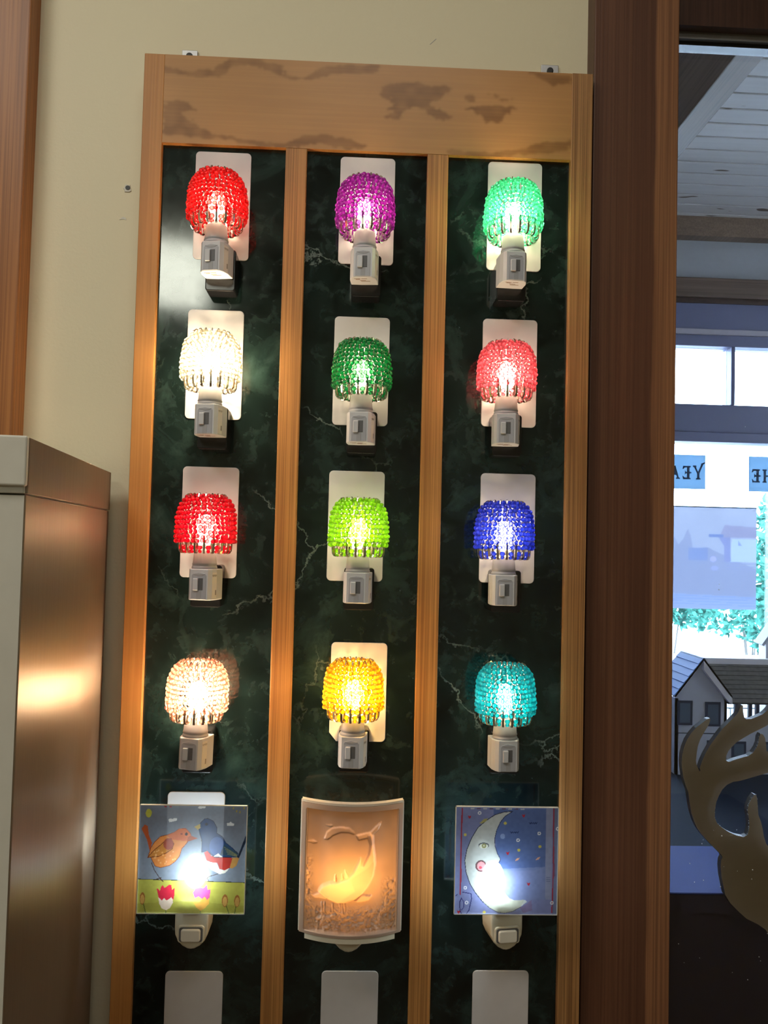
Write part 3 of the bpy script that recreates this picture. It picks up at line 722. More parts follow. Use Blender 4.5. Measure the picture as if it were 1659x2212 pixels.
# header rail with dark figure in the veneer
cv = Canvas(420, 96, 117, 1533, 65, 357, (0, 0, 0))
rs = np.random.RandomState(3)
cv.x = cv.x + (smooth_noise(rs, 420, 96, 3) - 0.5) * 26 + (smooth_noise(rs, 420, 96, 1.5) - 0.5) * 12
cv.y = cv.y + (smooth_noise(rs, 420, 96, 7) - 0.5) * 12
sk = lambda L: [(x, y - (x - 120) * 0.0418) for x, y in L]
for L, a_ in (
    ([(117, 100), (180, 120), (260, 118), (300, 100), (340, 80), (400, 75), (480, 92), (525, 105), (530, 130), (600, 145), (640, 112), (750, 95), (850, 100), (860, 125), (780, 125), (700, 125), (620, 150), (560, 150), (500, 125), (420, 100), (340, 110), (310, 135), (240, 140), (180, 132), (117, 130)], 0.75),
    ([(1365, 118), (1535, 135), (1535, 162), (1480, 165), (1430, 150)], 0.9),
    ([(117, 215), (200, 225), (230, 250), (170, 260), (230, 290), (250, 310), (160, 320), (117, 320)], 0.75),
    ([(117, 300), (240, 310), (330, 335), (420, 350), (540, 360), (600, 335), (680, 330), (760, 350), (830, 372), (760, 385), (690, 365), (640, 360), (560, 380), (420, 365), (320, 345), (117, 330)], 0.8),
    ([(1110, 380), (1250, 395), (1360, 375), (1450, 355), (1535, 350), (1535, 385), (1400, 395), (1250, 412), (1110, 400)], 0.7),
    ([(850, 195), (880, 170), (920, 162), (985, 157), (1050, 165), (1115, 170), (1100, 190), (1065, 215), (1030, 230), (1065, 250), (1115, 268), (1090, 285), (1040, 265), (1000, 240), (975, 238), (945, 255), (930, 280), (885, 280), (880, 270), (910, 260), (885, 250), (910, 225), (880, 205)], 0.85),
    ([(1150, 205), (1180, 188), (1200, 205), (1195, 220), (1155, 215)], 0.7), ([(1280, 212), (1310, 212), (1315, 222), (1285, 224)], 0.8), ([(1250, 200), (1275, 195), (1270, 210)], 0.6),
    ([(1150, 245), (1200, 235), (1335, 235), (1310, 260), (1270, 292), (1240, 292), (1220, 275), (1200, 255)], 0.85)):
    cv.poly(sk(L), (1, 1, 1), a_)
def blur(m, n):
    m = m.astype(float)
    for _ in range(n):
        p = np.pad(m, 1, mode='edge'); m = (p[:-2, 1:-1] + p[2:, 1:-1] + p[1:-1, :-2] + p[1:-1, 2:] + 2 * p[1:-1, 1:-1]) / 6
    return m
cv.c = np.repeat(blur(cv.c[..., 0], 3)[..., None], 3, axis=2)
cv.c = np.clip(cv.c * (0.75 + 0.5 * smooth_noise(rs, 420, 96, 9)[..., None]), 0, 1)
XX, ZZ = np.meshgrid(np.linspace(-0.2520, 0.2725, 420), np.linspace(2.1190, 2.0045, 96) - 0.66)
hd = put('header_rail', grid_me(420, 96, np.stack([XX, np.full_like(XX, BX(0.0004)), ZZ], -1), 'figure', cv.c), M['plywood'], bd)
bpart('rail_core', -0.2520, 0.2725, 0.0006, WY, 2.0045, 2.1188, M['stile'], parent=hd)
# hanging brackets above the top edge
for bx0, bx1, bz0, bz1 in ((-0.2397, -0.2193, 2.110, 2.1503), (0.2412, 0.2647, 2.110, 2.1537)):
    b_ = bpart('hanging_bracket', bx0, bx1, 0.0415, WY, bz0, bz1, M['steel'], 0.0006)
    put('screw', prism_me([((bx0 + bx1) / 2 + 0.0045 * math.cos(t), bz1 - 0.66 - 0.0090 + 0.0045 * math.sin(t)) for t in np.linspace(0, 2 * math.pi, 14, endpoint=False)], BX(0.0385), BX(0.042), 0.001), M['dark_screw'], b_)

# ------------------------------------------------------------------ white plates on the marble
PW, PH = 0.0705, 0.1395
def plate(label, xl, zt, hgt=PH, rot=0.0, cut=False):
    pts = rrect(-PW / 2, PW / 2, -hgt, 0, 0.0055)
    if cut:
        pts = [p for p in pts if not (p[0] < -PW / 2 + 0.006 and p[1] < -hgt + 0.006)]
        i = min(range(len(pts)), key=lambda j: pts[j][0] + pts[j][1] * 0 if pts[j][1] < -hgt * 0.5 else 9)
        pts = rrect(-PW / 2, PW / 2, -hgt, 0, 0.0055)[:14] + [(-PW / 2, -hgt + 0.011), (-PW / 2 + 0.009, -hgt)] + rrect(-PW / 2, PW / 2, -hgt, 0, 0.0055)[21:]
    o = put('wall_plate', prism_me(pts, -0.0016, 0.0002, 0.0005), M['plate'])
    o.location = (xl + PW / 2, MY, zt); o.rotation_euler = (0, rot, 0)
    tag(o, label, 'plate', 'white plates on the green marble')
plate('white rounded plate behind the scarlet bead night light', -0.2098, 1.9978)
plate('white rounded plate behind the purple bead night light', -0.0248, 1.9989)
plate('white rounded plate behind the mint green bead night light', 0.1665, 2.0008, 0.1425)
plate('white rounded plate behind the clear bead night light', -0.2128, 1.7933)
plate('white rounded plate behind the emerald bead night light', -0.0268, 1.7910)
plate('white rounded plate behind the pink bead night light', 0.1638, 1.7948)
plate('white rounded plate behind the crimson bead night light', -0.2126, 1.5932)
plate('white rounded plate behind the lime bead night light', -0.0285, 1.5931)
plate('white rounded plate behind the royal blue bead night light', 0.1650, 1.5952)
plate('white plate with a cut corner behind the yellow bead night light', -0.0200, 1.3765, 0.1235, 0, True)
plate('white rounded plate rising above the bird picture night light', -0.2176, 1.1880)
plate('blank white plate below the bird picture night light', -0.2130, 0.9696)
plate('blank white plate below the whale relief night light', -0.0211, 0.9706)
plate('blank white plate below the moon picture night light', 0.1672, 0.9720)

# ------------------------------------------------------------------ black outlets on the board
def outlet(x, z):
    o = put('power_outlet', prism_me(rrect(x - 0.0185, x + 0.0185, z - 0.66, z + 0.052 - 0.66, 0.0035, 4), BX(-0.020), BX(MY) + 0.0005, 0.0012), M['black_plastic'], bd)
for x_, z_ in ((-0.1695, 1.8104), (0.0115, 1.8101), (0.1945, 1.8110), (-0.1730, 1.6130), (0.0114, 1.6132), (0.1925, 1.6150),
               (-0.1745, 1.4187), (0.0124, 1.4193), (0.1950, 1.4204), (-0.1783, 1.2184), (0.0113, 1.2215), (0.1970, 1.2224)):
    outlet(x_, z_)

# ================================================================== BEADED NIGHT LIGHTS
BB = -0.0195                                          # world y of the back of each night-light body
AX = -0.016                                           # lamp axis in front of the body's back
sec = [(-0.0168, 0.0), (0.0168, 0.0), (0.0168, -0.018), (0.0145, -0.0270), (0.0112, -0.0320), (-0.0112, -0.0320), (-0.0145, -0.0270), (-0.0168, -0.018)]
body_me = zprism_me(sec, 0.0, 0.0370, 0.0009, 2)
neck_me = lathe_me([(0.0, 0.0368), (0.0150, 0.0368), (0.0150, 0.0395), (0.0143, 0.0400), (0.0143, 0.0415), (0.0150, 0.0420), (0.0143, 0.0440), (0.0128, 0.0600), (0.0112, 0.0604), (0.0, 0.0604)])
recess_me = prism_me([(-0.0092, 0.0010), (0.0092, 0.0010), (0.0092, 0.0290), (0.0075, 0.0315), (0.0, 0.0330), (-0.0075, 0.0315), (-0.0092, 0.0290)], -0.0325, -0.0316, 0.0004)
arch_shade_me = prism_me([(-0.0080, 0.0312), (-0.005, 0.0294), (0.0, 0.0286), (0.005, 0.0294), (0.0080, 0.0312)], -0.0328, -0.0318)  # grey lens shape stands for the shade under the panel's curved top
slot_me = box_me(-0.0004, 0.0052, -0.0329, -0.0316, 0.0120, 0.0262, 0.0002, 1)
switch_me = box_me(-0.0066, -0.0002, -0.0352, -0.0316, 0.0115, 0.0258, 0.0008, 2)
groove_me = box_me(-0.0024, 0.0030, -0.0328, -0.0318, 0.0012, 0.0114)
s0, s1 = Vector((0.0168, -0.018, 0)), Vector((0.0145, -0.0270, 0))
nrm = Vector((s1.y - s0.y, -(s1.x - s0.x), 0)).normalized()
if nrm.x < 0: nrm = -nrm
def facet(p, z, off): return (s0.lerp(s1, p) + nrm * off + Vector((0, 0, z)))
label_me = mk([facet(0.03, 0.002, 0.0002), facet(1.0, 0.002, 0.0002), facet(1.0, 0.033, 0.0002), facet(0.03, 0.033, 0.0002),
               facet(0.03, 0.002, -0.0004), facet(1.0, 0.002, -0.0004), facet(1.0, 0.033, -0.0004), facet(0.03, 0.033, -0.0004)],
              [(0, 1, 2, 3), (7, 6, 5, 4), (0, 4, 5, 1), (1, 5, 6, 2), (2, 6, 7, 3), (3, 7, 4, 0)])
tc = bpy.data.curves.new('label_text', 'FONT'); tc.body = 'nightlight'; tc.size = 0.0030; tc.align_x = 'LEFT'
to = bpy.data.objects.new('label_text', tc); C.objects.link(to)
bpy.context.view_layer.update()
text_me = bpy.data.meshes.new_from_object(to.evaluated_get(bpy.context.evaluated_depsgraph_get()))
bpy.data.objects.remove(to)
ux = (s0 - s1).normalized()
w_txt = max(v.co.x for v in text_me.vertices); sc_ = 0.0085 / w_txt
for v in text_me.vertices:
    q = s1 + nrm * 0.0003 + ux * (0.0003 + v.co.x * sc_) + Vector((0, 0, 0.0285 + v.co.y * sc_ * 1.5)); v.co = q
barcode_me = join_me([(mk([facet(p, z, 0.00028), facet(p + 0.05, z, 0.00028), facet(p + 0.05, z + 0.006, 0.00028), facet(p, z + 0.006, 0.00028)], [(0, 1, 2, 3)]), Matrix()) for p, z in ((0.10, 0.006), (0.19, 0.006), (0.27, 0.006))])
bottom_print_me = join_me([(box_me(x0_, x1_, y0_, y0_ + 0.0012, -0.0002, 0.0001), Matrix()) for x0_, x1_, y0_ in ((-0.011, -0.003, -0.026), (-0.002, 0.005, -0.0262), (-0.009, -0.004, -0.0235), (-0.004, 0.003, -0.0195), (-0.003, 0.008, -0.0165))])
bulb_me = lathe_me([(0.0001, 0.1020), (0.0040, 0.1012), (0.0075, 0.0984), (0.0098, 0.0930), (0.0104, 0.0870), (0.0096, 0.0800), (0.0070, 0.0725), (0.0054, 0.0660), (0.0001, 0.0655)], 12)
socket_me = lathe_me([(0.0060, 0.0600), (0.0060, 0.0665), (0.0, 0.0665)], 14)
_bm = bmesh.new(); bmesh.ops.create_icosphere(_bm, subdivisions=2, radius=1.0)
bead_base = bpy.data.meshes.new('bead'); _bm.to_mesh(bead_base); _bm.free()
bead_base.polygons.foreach_set('use_smooth', [True] * len(bead_base.polygons))
for v in bead_base.vertices: v.co.z *= 0.86

def strap(path, w, th):
    """flat wire swept along (r, z) points in the radial plane, r along x"""
    v, f = [], []
    n = len(path)
    for i, (r_, z) in enumerate(path):
        p0 = path[max(i - 1, 0)]; p1 = path[min(i + 1, n - 1)]
        tx, tz = p1[0] - p0[0], p1[1] - p0[1]; L = math.hypot(tx, tz); nx, nz_ = -tz / L, tx / L
        for s_, o_ in ((-1, -1), (1, -1), (1, 1), (-1, 1)):
            v.append((r_ + nx * th / 2 * o_, s_ * w / 2, z + nz_ * th / 2 * o_))
    for i in range(n - 1):
        for k in range(4): f.append((i * 4 + k, i * 4 + (k + 1) % 4, (i + 1) * 4 + (k + 1) % 4, (i + 1) * 4 + k))
    f += [(3, 2, 1, 0), (n * 4 - 4, n * 4 - 3, n * 4 - 2, n * 4 - 1)]
    return mk(v, f)
hook_lo = strap([(0.0315, 0.0760), (0.0318, 0.0650), (0.0312, 0.0590), (0.0295, 0.0562), (0.0270, 0.0556), (0.0248, 0.0570), (0.0236, 0.0610), (0.0240, 0.0690)], 0.0026, 0.0010)
wire = strap([(0.0290, 0.0740), (0.0303, 0.0900), (0.0290, 0.1040), (0.0245, 0.1150), (0.0200, 0.1225)], 0.0008, 0.0008)
hook_hi = strap([(0.0246, 0.1225), (0.0230, 0.1262), (0.0212, 0.1270), (0.0195, 0.1256), (0.0190, 0.1225)], 0.0013, 0.0009)
pin_me = join_me([(hook_lo, Matrix()), (wire, Matrix()), (hook_hi, Matrix())])

PROFILE = [(0.0703, 0.0342), (0.0758, 0.0345), (0.0813, 0.0345), (0.0868, 0.0344), (0.0923, 0.0342), (0.0978, 0.0338), (0.1033, 0.0331), (0.1087, 0.0319), (0.1139, 0.0299), (0.1186, 0.0269), (0.1224, 0.0230)]
def make_light(name_color, label, col, strength, loc, rz, roll=0.0, clear=0.34, seed=1, bulb_col=(1.0, 0.78, 0.50)):
    r2 = random.Random(seed)
    t = thing('beaded_night_light', label, 'night light', loc, (0, roll, rz), 'bead-shade night lights on the marble board')
    bm_ = bead_mat(name_color + '_bead', col, clear)
    bo = put('body', body_me, M['white_plastic'], t)
    rc = put('switch_panel', recess_me, M['neck_plastic'], bo)
    put('arch_shade', arch_shade_me, M['groove'], bo); put('switch_slot', slot_me, M['slot'], bo)
    put('slide_switch', switch_me, M['white_plastic'], bo); put('groove', groove_me, M['groove'], bo)
    put('underside_print', bottom_print_me, M['brown_ink'], bo)
    lb = put('side_label', label_me, M['sticker'], t)
    put('label_text', text_me, M['ink'], lb); put('label_code', barcode_me, M['ink'], lb)
    nk = put('neck', neck_me, M['neck_plastic'], t); nk.location = (0, AX, 0)
    sk_ = put('bulb_socket', socket_me, M['white_plastic'], t); sk_.location = (0, AX, 0)
    bme = bulb_me.copy(); bme.materials.clear()
    bl = put('bulb', bme, emit_mat(name_color + '_bulb_glow', bulb_col, strength), t); bl.location = (0, AX, 0)
    sh = bpy.data.objects.new('bead_shade', None); C.objects.link(sh); sh.parent = t; sh.location = (0, AX, 0)
    sh.empty_display_size = 0.01
    for k in range(18):
        p = put('safety_pin', pin_me, M['pin'], sh); p.rotation_euler = (0, 0, 2 * math.pi * (k + 0.5) / 18)
    bme2 = bead_base.copy(); bme2.materials.clear(); bme2.materials.append(bm_)
    rear = []
    spots = []
    for i, (z, r_) in enumerate(PROFILE):
        n = int(round(2 * math.pi * r_ / 0.00585)); off = r2.random() * 6.28
        for k in range(n):
            a_ = off + 2 * math.pi * k / n + r2.uniform(-0.03, 0.03)
            spots.append((a_, r_ + r2.uniform(-0.0007, 0.0009), z + r2.uniform(-0.0007, 0.0007), r2.uniform(0.00285, 0.00328), i))
    for k in range(18):
        a_ = 2 * math.pi * k / 18
        spots.append((a_, 0.0288, 0.0625, 0.0033, -1)); spots.append((a_, 0.0275, 0.0580, 0.0024, -1))
        if k % 1 == 0: spots.append((a_, 0.0196, 0.1242, 0.0027, 11))
    for a_, r_, z, s, i in spots:
        x, y = r_ * math.cos(a_), r_ * math.sin(a_)
        front = (y < 0.006) or i >= 9
        if front:
            o = bpy.data.objects.new('bead', bme2); C.objects.link(o); o.parent = sh
            o.location = (x, y, z); o.scale = (s, s, s)
            o.rotation_euler = (r2.uniform(0, 6.28), r2.uniform(0, 6.28), r2.uniform(0, 6.28))
        else:
            rear.append((x, y, z, s))
    bv = np.array([v.co[:] for v in bead_base.vertices]); bf = [tuple(p.vertices) for p in bead_base.polygons]
    vv, ff = [], []
    for x, y, z, s in rear:
        b0 = len(vv); vv += [tuple(q) for q in (bv * s + np.array([x, y, z]))]; ff += [tuple(j + b0 for j in f_) for f_ in bf]
    rm = mk(vv, ff, True)
    tag(put('rear_beads', rm, bm_, sh), kind='stuff')
    return t

LIGHTS = [
 # colour name, label, bead colour, bulb strength, x, base z, turn, roll, clear
 ('scarlet', 'scarlet red bead night light with its switch and label side showing', (1.0, 0.010, 0.020), 52, -0.1700, 1.8248, -12, 0, 0.34),
 ('purple', 'purple bead night light between the scarlet and mint ones', (0.50, 0.030, 0.55), 66, 0.0100, 1.8242, -6, 0, 0.34),
 ('mint', 'mint green bead night light glowing white in the middle', (0.16, 0.85, 0.58), 190, 0.1914, 1.8265, 4, 0, 0.34),
 ('clear', 'clear bead night light glowing warm white', (0.98, 0.91, 0.78), 520, -0.1718, 1.6271, -10, 0, 0.36),
 ('emerald', 'emerald green bead night light above the lime one', (0.0, 0.36, 0.11), 50, 0.0112, 1.6231, -8, 0, 0.32),
 ('pink', 'rose pink bead night light under the mint one', (0.95, 0.25, 0.34), 115, 0.1900, 1.6267, -8, 0, 0.34),
 ('crimson', 'crimson bead night light under the clear one', (0.90, 0.0, 0.055), 60, -0.1708, 1.4294, -13, 0, 0.34),
 ('lime', 'lime green bead night light above the yellow one', (0.46, 0.86, 0.015), 66, 0.0118, 1.4295, -6, 0, 0.34),
 ('royal_blue', 'royal blue bead night light under the pink one', (0.035, 0.085, 0.72), 95, 0.1897, 1.4306, -4, 0, 0.34),
 ('peach', 'peach pink bead night light without a plate, glowing almost white', (1.0, 0.56, 0.45), 560, -0.1754, 1.2300, -15, 1.2, 0.36),
 ('yellow', 'golden yellow bead night light in front of the cut-corner plate', (1.0, 0.66, 0.012), 260, 0.0108, 1.2345, -6, 0, 0.36),
 ('turquoise', 'turquoise bead night light without a plate above the moon picture', (0.0, 0.60, 0.74), 75, 0.1924, 1.2330, 5, 0, 0.34),
]
for i, (nm, lb_, col, st_, x_, z_, tr_, rl_, cl_) in enumerate(LIGHTS):
    make_light(nm, lb_, col, st_, (x_, BB, z_), R(tr_), R(rl_), cl_, seed=11 + i, bulb_col=(1.0, 0.62, 0.20) if nm == 'yellow' else (1.0, 0.78, 0.50))

# ================================================================== PICTURE NIGHT LIGHTS (bottom row)
def tile_body(t, x, zt, ztip, parts_mat, side_print=None, zc=None):
    """cream plug body with rounded foot and rocker switch; t-local coords, x relative, ztip relative"""
    hw = 0.0199
    pts = [(x - hw, zt), (x - hw, ztip + 0.024), (x - hw * 0.97, ztip + 0.017), (x - hw * 0.80, ztip + 0.0095), (x - hw * 0.52, ztip + 0.0038), (x - hw * 0.22, ztip + 0.0007), (x, ztip),
           (x + hw * 0.22, ztip + 0.0007), (x + hw * 0.52, ztip + 0.0038), (x + hw * 0.80, ztip + 0.0095), (x + hw * 0.97, ztip + 0.017), (x + hw, ztip + 0.024), (x + hw, zt)]
    bo = put('body', prism_me(pts, -0.036, -0.0004, 0.0025, 3), M['cream_plastic'], t)
    c = ztip + 0.0185 if zc is None else zc
    put('switch_frame', prism_me(rrect(x - 0.0158, x + 0.0158, c - 0.0100, c + 0.0105, 0.004, 4), -0.0385, -0.0355, 0.0010), M['cream_plastic'], bo)
    put('switch_recess', prism_me(rrect(x - 0.0140, x + 0.0140, c - 0.0084, c + 0.0086, 0.003, 4), -0.0388, -0.0383), M['slot'], bo)
    put('rocker_switch', prism_me(rrect(x - 0.0116, x + 0.0116, c - 0.0078, c + 0.0070, 0.0030, 4), -0.0418, -0.0380, 0.0016, 3), M['rocker'], bo)
    return bo
def edge_strip(t, x0, x1, z0, z1, y0, y1, mat):
    """the four polished edges of a tile"""
    e = 0.0008
    parts = [box_me(x0, x0 + e, y0, y1, z0, z1), box_me(x1 - e, x1, y0, y1, z0, z1), box_me(x0, x1, y0, y1, z0, z0 + e), box_me(x0, x1, y0, y1, z1 - e, z1)]
    put('tile_edge', join_me([(p, Matrix()) for p in parts]), mat, t)
M['tile_edge'] = plain('polished_tile_edge', (0.72, 0.74, 0.72), 0.2)
M['tile_print'] = print_mat('printed_glass_tile', 0.30, 0.07, 0.12)

def picture_light(name, label, cv, w, h, x0, x1, z0, z1, bx, bz, ztip, bulb, tipx, turn=0.0):
    t = thing(name, label, 'night light', (tipx, MY, ztip), (0, 0, 0))
    X0, X1, Z0, Z1 = x0 - tipx, x1 - tipx, z0 - ztip, z1 - ztip
    ty = -0.045 - MY
    bo = tile_body(t, 0.0, 0.085, 0.0, None)
    if turn:
        bo.rotation_euler = (0, 0, turn)
    put('tile_clip', box_me(-0.012, 0.012, ty + 0.003, -0.030, 0.050, 0.062), M['cream_plastic'], t)
    XX, ZZ = np.meshgrid(np.linspace(X0, X1, w), np.linspace(Z1, Z0, h))
    ti = put('picture_tile', grid_me(w, h, np.stack([XX, np.full_like(XX, ty), ZZ], -1), 'print', cv.c), M['tile_print'], t)
    edge_strip(ti, X0 - 0.0002, X1 + 0.0002, Z0 - 0.0002, Z1 + 0.0002, ty - 0.0002, ty + 0.0032, M['tile_edge'])
    bm_ = sphere_me(14, 9, 1.0)
    for v in bm_.vertices: v.co = Vector((v.co.x * 0.0140, v.co.y * 0.0100, v.co.z * 0.0215 * (1.0 if v.co.z > 0 else 0.9)))
    o = put('bulb', bm_, bulb, t); o.location = (bx - tipx, -0.036, bz - ztip)
    return t

# ---- two birds on a meadow
W_, H_ = 230, 232
cv = Canvas(W_, H_, 187, 1383, 252, 1472, lin(112, 120, 134))
rsb = np.random.RandomState(11)
cv.c = cv.c * (1.0 + 0.25 * np.clip((cv.y - 300) / 800, 0, 1))[..., None]
cv.noise(40, 0.10)
def q(*L): return [(x + (y - 252) * 0.0567, y - (x - 187) * 0.0125) for x, y in L]
cv.poly(q((60, 1082), (1400, 1132), (1400, 1600), (60, 1600)), lin(172, 170, 78)); 
cv.poly(q((60, 1360), (700, 1330), (1000, 1360), (1400, 1400), (1400, 1600), (60, 1600)), lin(142, 140, 60), 0.5)
cv.line(q((60, 1080), (1400, 1132)), 3.5, lin(45, 45, 45))
cv.ell(*q((282, 345))[0], 33, 48, lin(190, 192, 80))
for L in ([(498, 418), (520, 404), (540, 412), (560, 402), (592, 400), (590, 430), (510, 447)], [(1145, 460), (1170, 458), (1187, 442), (1205, 458), (1227, 465), (1222, 492), (1150, 486)], [(825, 285), (840, 270), (915, 270), (910, 288), (850, 295)]):
    cv.poly(q(*L), lin(215, 220, 222))
for x_, y_ in ((470, 270), (525, 272)): cv.ell(*q((x_, y_))[0], 14, 10, lin(140, 50, 60))
for x_, y_ in ((1225, 290), (1260, 325), (1297, 335), (1345, 290)): cv.ell(*q((x_, y_))[0], 8, 14, lin(165, 150, 70))
# orange bird
cv.poly(q((198, 520), (235, 472), (268, 490), (278, 590), (312, 680), (282, 765), (255, 640)), lin(165, 78, 42))
body = q((262, 838), (298, 730), (340, 670), (400, 610), (480, 590), (560, 560), (620, 520), (690, 520), (735, 570), (748, 605), (690, 690), (640, 740), (610, 830), (560, 890), (500, 932), (400, 957), (340, 940), (310, 880), (295, 842))
cv.poly(body, lin(198, 124, 66)); cv.line(body + body[:1], 3.5, lin(120, 60, 35))
cv.poly(q((480, 592), (560, 560), (620, 520), (690, 520), (735, 570), (748, 605), (690, 660), (600, 650), (520, 640)), lin(188, 98, 58), 0.85)
cv.poly(q((738, 598), (818, 630), (700, 668), (705, 620)), lin(150, 76, 48))
cv.ell(*q((692, 582))[0], 16, 18, lin(45, 28, 25)); cv.ell(*q((640, 580))[0], 14, 8, lin(120, 60, 45))
wing = q((258, 842), (330, 762), (420, 690), (470, 640), (522, 630), (552, 690), (530, 750), (470, 790), (380, 832))
cv.poly(wing, lin(176, 116, 56)); cv.line(wing + wing[:1], 4, lin(105, 55, 30))
cv.ell(*q((492, 692))[0], 56, 66, lin(145, 74, 58))
for k in range(26):
    x_, y_ = rsb.uniform(330, 620), rsb.uniform(760, 940)
    if cv.inside(body)[int((y_ - 252) / 1220 * H_) % H_, int(min(W_ - 1, (x_ + (y_ - 252) * 0.0567 - 187) / 1196 * W_))]: cv.ell(*q((x_, y_))[0], 10, 10, lin(215, 160, 105), 0.7)
cv.line(q((300, 900), (330, 985), (390, 1078), (425, 1115)), 4, lin(70, 48, 42)); cv.line(q((345, 1088), (400, 1070)), 4, lin(70, 48, 42))
# blue bird
cv.poly(q((865, 790), (890, 860), (960, 900), (1020, 905), (1050, 975), (1100, 990), (1165, 965), (1110, 1022), (1050, 1032), (960, 985), (880, 890)), lin(222, 218, 208))
cv.poly(q((885, 790), (930, 765), (965, 830), (1090, 845), (1208, 852), (1170, 960), (1110, 990), (1050, 972), (1030, 905), (960, 900), (910, 880)), lin(170, 52, 46))
cv.poly(q((1200, 850), (1278, 842), (1240, 940), (1190, 972), (1165, 960)), lin(178, 132, 72))
blue = q((835, 520), (850, 460), (900, 410), (940, 405), (1000, 440), (1035, 510), (1030, 570), (1090, 610), (1130, 680), (1200, 740), (1262, 800), (1252, 842), (1090, 842), (1000, 842), (950, 800), (920, 768), (860, 787), (862, 650), (840, 560))
cv.poly(blue, lin(38, 64, 106)); cv.line(blue + blue[:1], 3.5, lin(20, 30, 55))
cv.ell(*q((1028, 720))[0], 82, 105, lin(52, 82, 138))
cv.poly(q((1062, 812), (1110, 690), (1262, 800), (1252, 842)), lin(42, 64, 84))
for k in range(4): cv.line(q((1110 + 12 * k, 730 + 25 * k), (1245, 815 + 6 * k)), 3, lin(120, 120, 80))
cv.poly(q((988, 832), (1042, 798), (1088, 842)), lin(225, 225, 220))
cv.poly(q((1252, 845), (1300, 730), (1352, 598), (1368, 640), (1312, 760), (1272, 855)), lin(24, 38, 62))
cv.poly(q((783, 500), (850, 468), (852, 512), (822, 532)), lin(176, 152, 84))
cv.ell(*q((918, 470))[0], 16, 16, lin(18, 24, 40))
cv.line(q((1030, 1030), (930, 1060), (880, 1112), (928, 1110), (912, 1070)), 3.5, lin(70, 55, 48))
# tulips and buds
for sx_ in ((445, 1400, 445, 1475), (828, 1400, 825, 1475), (1115, 1385, 1145, 1480), (1225, 1385, 1205, 1480), (200, 1360, 225, 1470)):
    cv.line(q((sx_[0], sx_[1]), (sx_[2], sx_[3])), 5, lin(92, 100, 48))
cv.poly(q((365, 1282), (420, 1298), (525, 1282), (527, 1350), (490, 1412), (450, 1434), (400, 1412), (375, 1360)), lin(226, 206, 190))
cv.poly(q((350, 1190), (370, 1196), (385, 1222), (400, 1172), (416, 1153), (440, 1185), (490, 1148), (512, 1150), (520, 1210), (548, 1183), (545, 1262), (530, 1322), (510, 1290), (460, 1325), (430, 1300), (405, 1325), (370, 1292)), lin(198, 42, 66))
cv.poly(q((745, 1286), (800, 1276), (932, 1296), (926, 1362), (880, 1412), (830, 1442), (780, 1402), (750, 1340)), lin(218, 164, 74))
cv.poly(q((750, 1240), (780, 1190), (840, 1180), (870, 1190), (906, 1148), (915, 1210), (946, 1200), (935, 1292), (905, 1320), (880, 1285), (850, 1310), (810, 1282), (770, 1302)), lin(192, 72, 142))
for x_, y_, rx_, ry_ in ((190, 1300, 30, 68), (1102, 1330, 34, 70), (1238, 1335, 32, 68)):
    cv.ell(*q((x_, y_))[0], rx_, ry_, lin(150, 100, 50)); cv.ell(*q((x_, y_ + 10))[0], rx_ * 0.75, ry_ * 0.75, lin(196, 152, 84))
cv.noise(5, 0.06)
COOL = emit_mat('cool_white_bulb_glow', (0.80, 0.96, 1.0), 75)
picture_light('picture_night_light', 'square tile night light painted with an orange and a blue bird', cv, W_, H_, -0.2390, -0.1130, 1.0614, 1.1874, -0.1745, 1.1040, 1.0125, COOL, -0.1772)

# ---- crescent moon face
cv = Canvas(W_, H_, 223, 1375, 268, 1486, lin(122, 130, 178))
def q(*L): return [(x + (y - 268) * 0.004, y - (x - 228) * 0.019) for x, y in L]
cv.noise(26, 0.10)
disc = [(960 + 400 * math.cos(t), 830 + 520 * math.sin(t)) for t in np.linspace(0, 2 * math.pi, 50, endpoint=False)]
cv.poly(q((640, 300), (1230, 300), (1230, 960), (1100, 1000), (700, 1000)), lin(88, 108, 162))
cv.poly(q((740, 980), (1235, 960), (1235, 1330), (800, 1330)), lin(118, 132, 180), 0.8)
cv.poly(q((1235, 280), (1305, 280), (1305, 1330), (1235, 1330)), lin(138, 146, 182))
cv.poly(q((1312, 270), (1400, 270), (1400, 1500), (1312, 1500)), lin(104, 112, 146))
moon = q((857, 328), (760, 335), (660, 365), (560, 430), (470, 510), (400, 630), (350, 760), (330, 880), (345, 1010), (390, 1140), (450, 1240), (530, 1340), (620, 1420), (700, 1465), (780, 1477), (870, 1460), (960, 1410), (1032, 1352), (1010, 1332), (900, 1340), (830, 1310), (780, 1250), (740, 1190), (720, 1120), (712, 1050), (705, 1000), (695, 945), (728, 870), (690, 800), (665, 720), (660, 640), (680, 540), (720, 450), (770, 385))
cv.poly(moon, lin(186, 192, 194)); cv.line(moon[:15], 4.5, lin(58, 60, 78)); cv.line(moon[-8:] + moon[:1], 4, lin(52, 58, 92)); cv.line(moon[13:17], 4, lin(70, 70, 80))
cv.poly(q((485, 460), (540, 410), (580, 405), (560, 440), (510, 465)), lin(176, 170, 84), 0.8)
cv.poly(q((540, 1350), (1000, 1330), (960, 1410), (870, 1458), (780, 1475), (700, 1462), (620, 1418)), lin(168, 172, 160), 0.8)
cv.ell(*q((538, 712))[0], 60, 34, lin(60, 62, 72)); cv.ell(*q((536, 720))[0], 50, 27, lin(214, 218, 205)); cv.ell(*q((542, 716))[0], 26, 27, lin(128, 128, 62)); cv.ell(*q((542, 716))[0], 11, 11, lin(205, 205, 170))
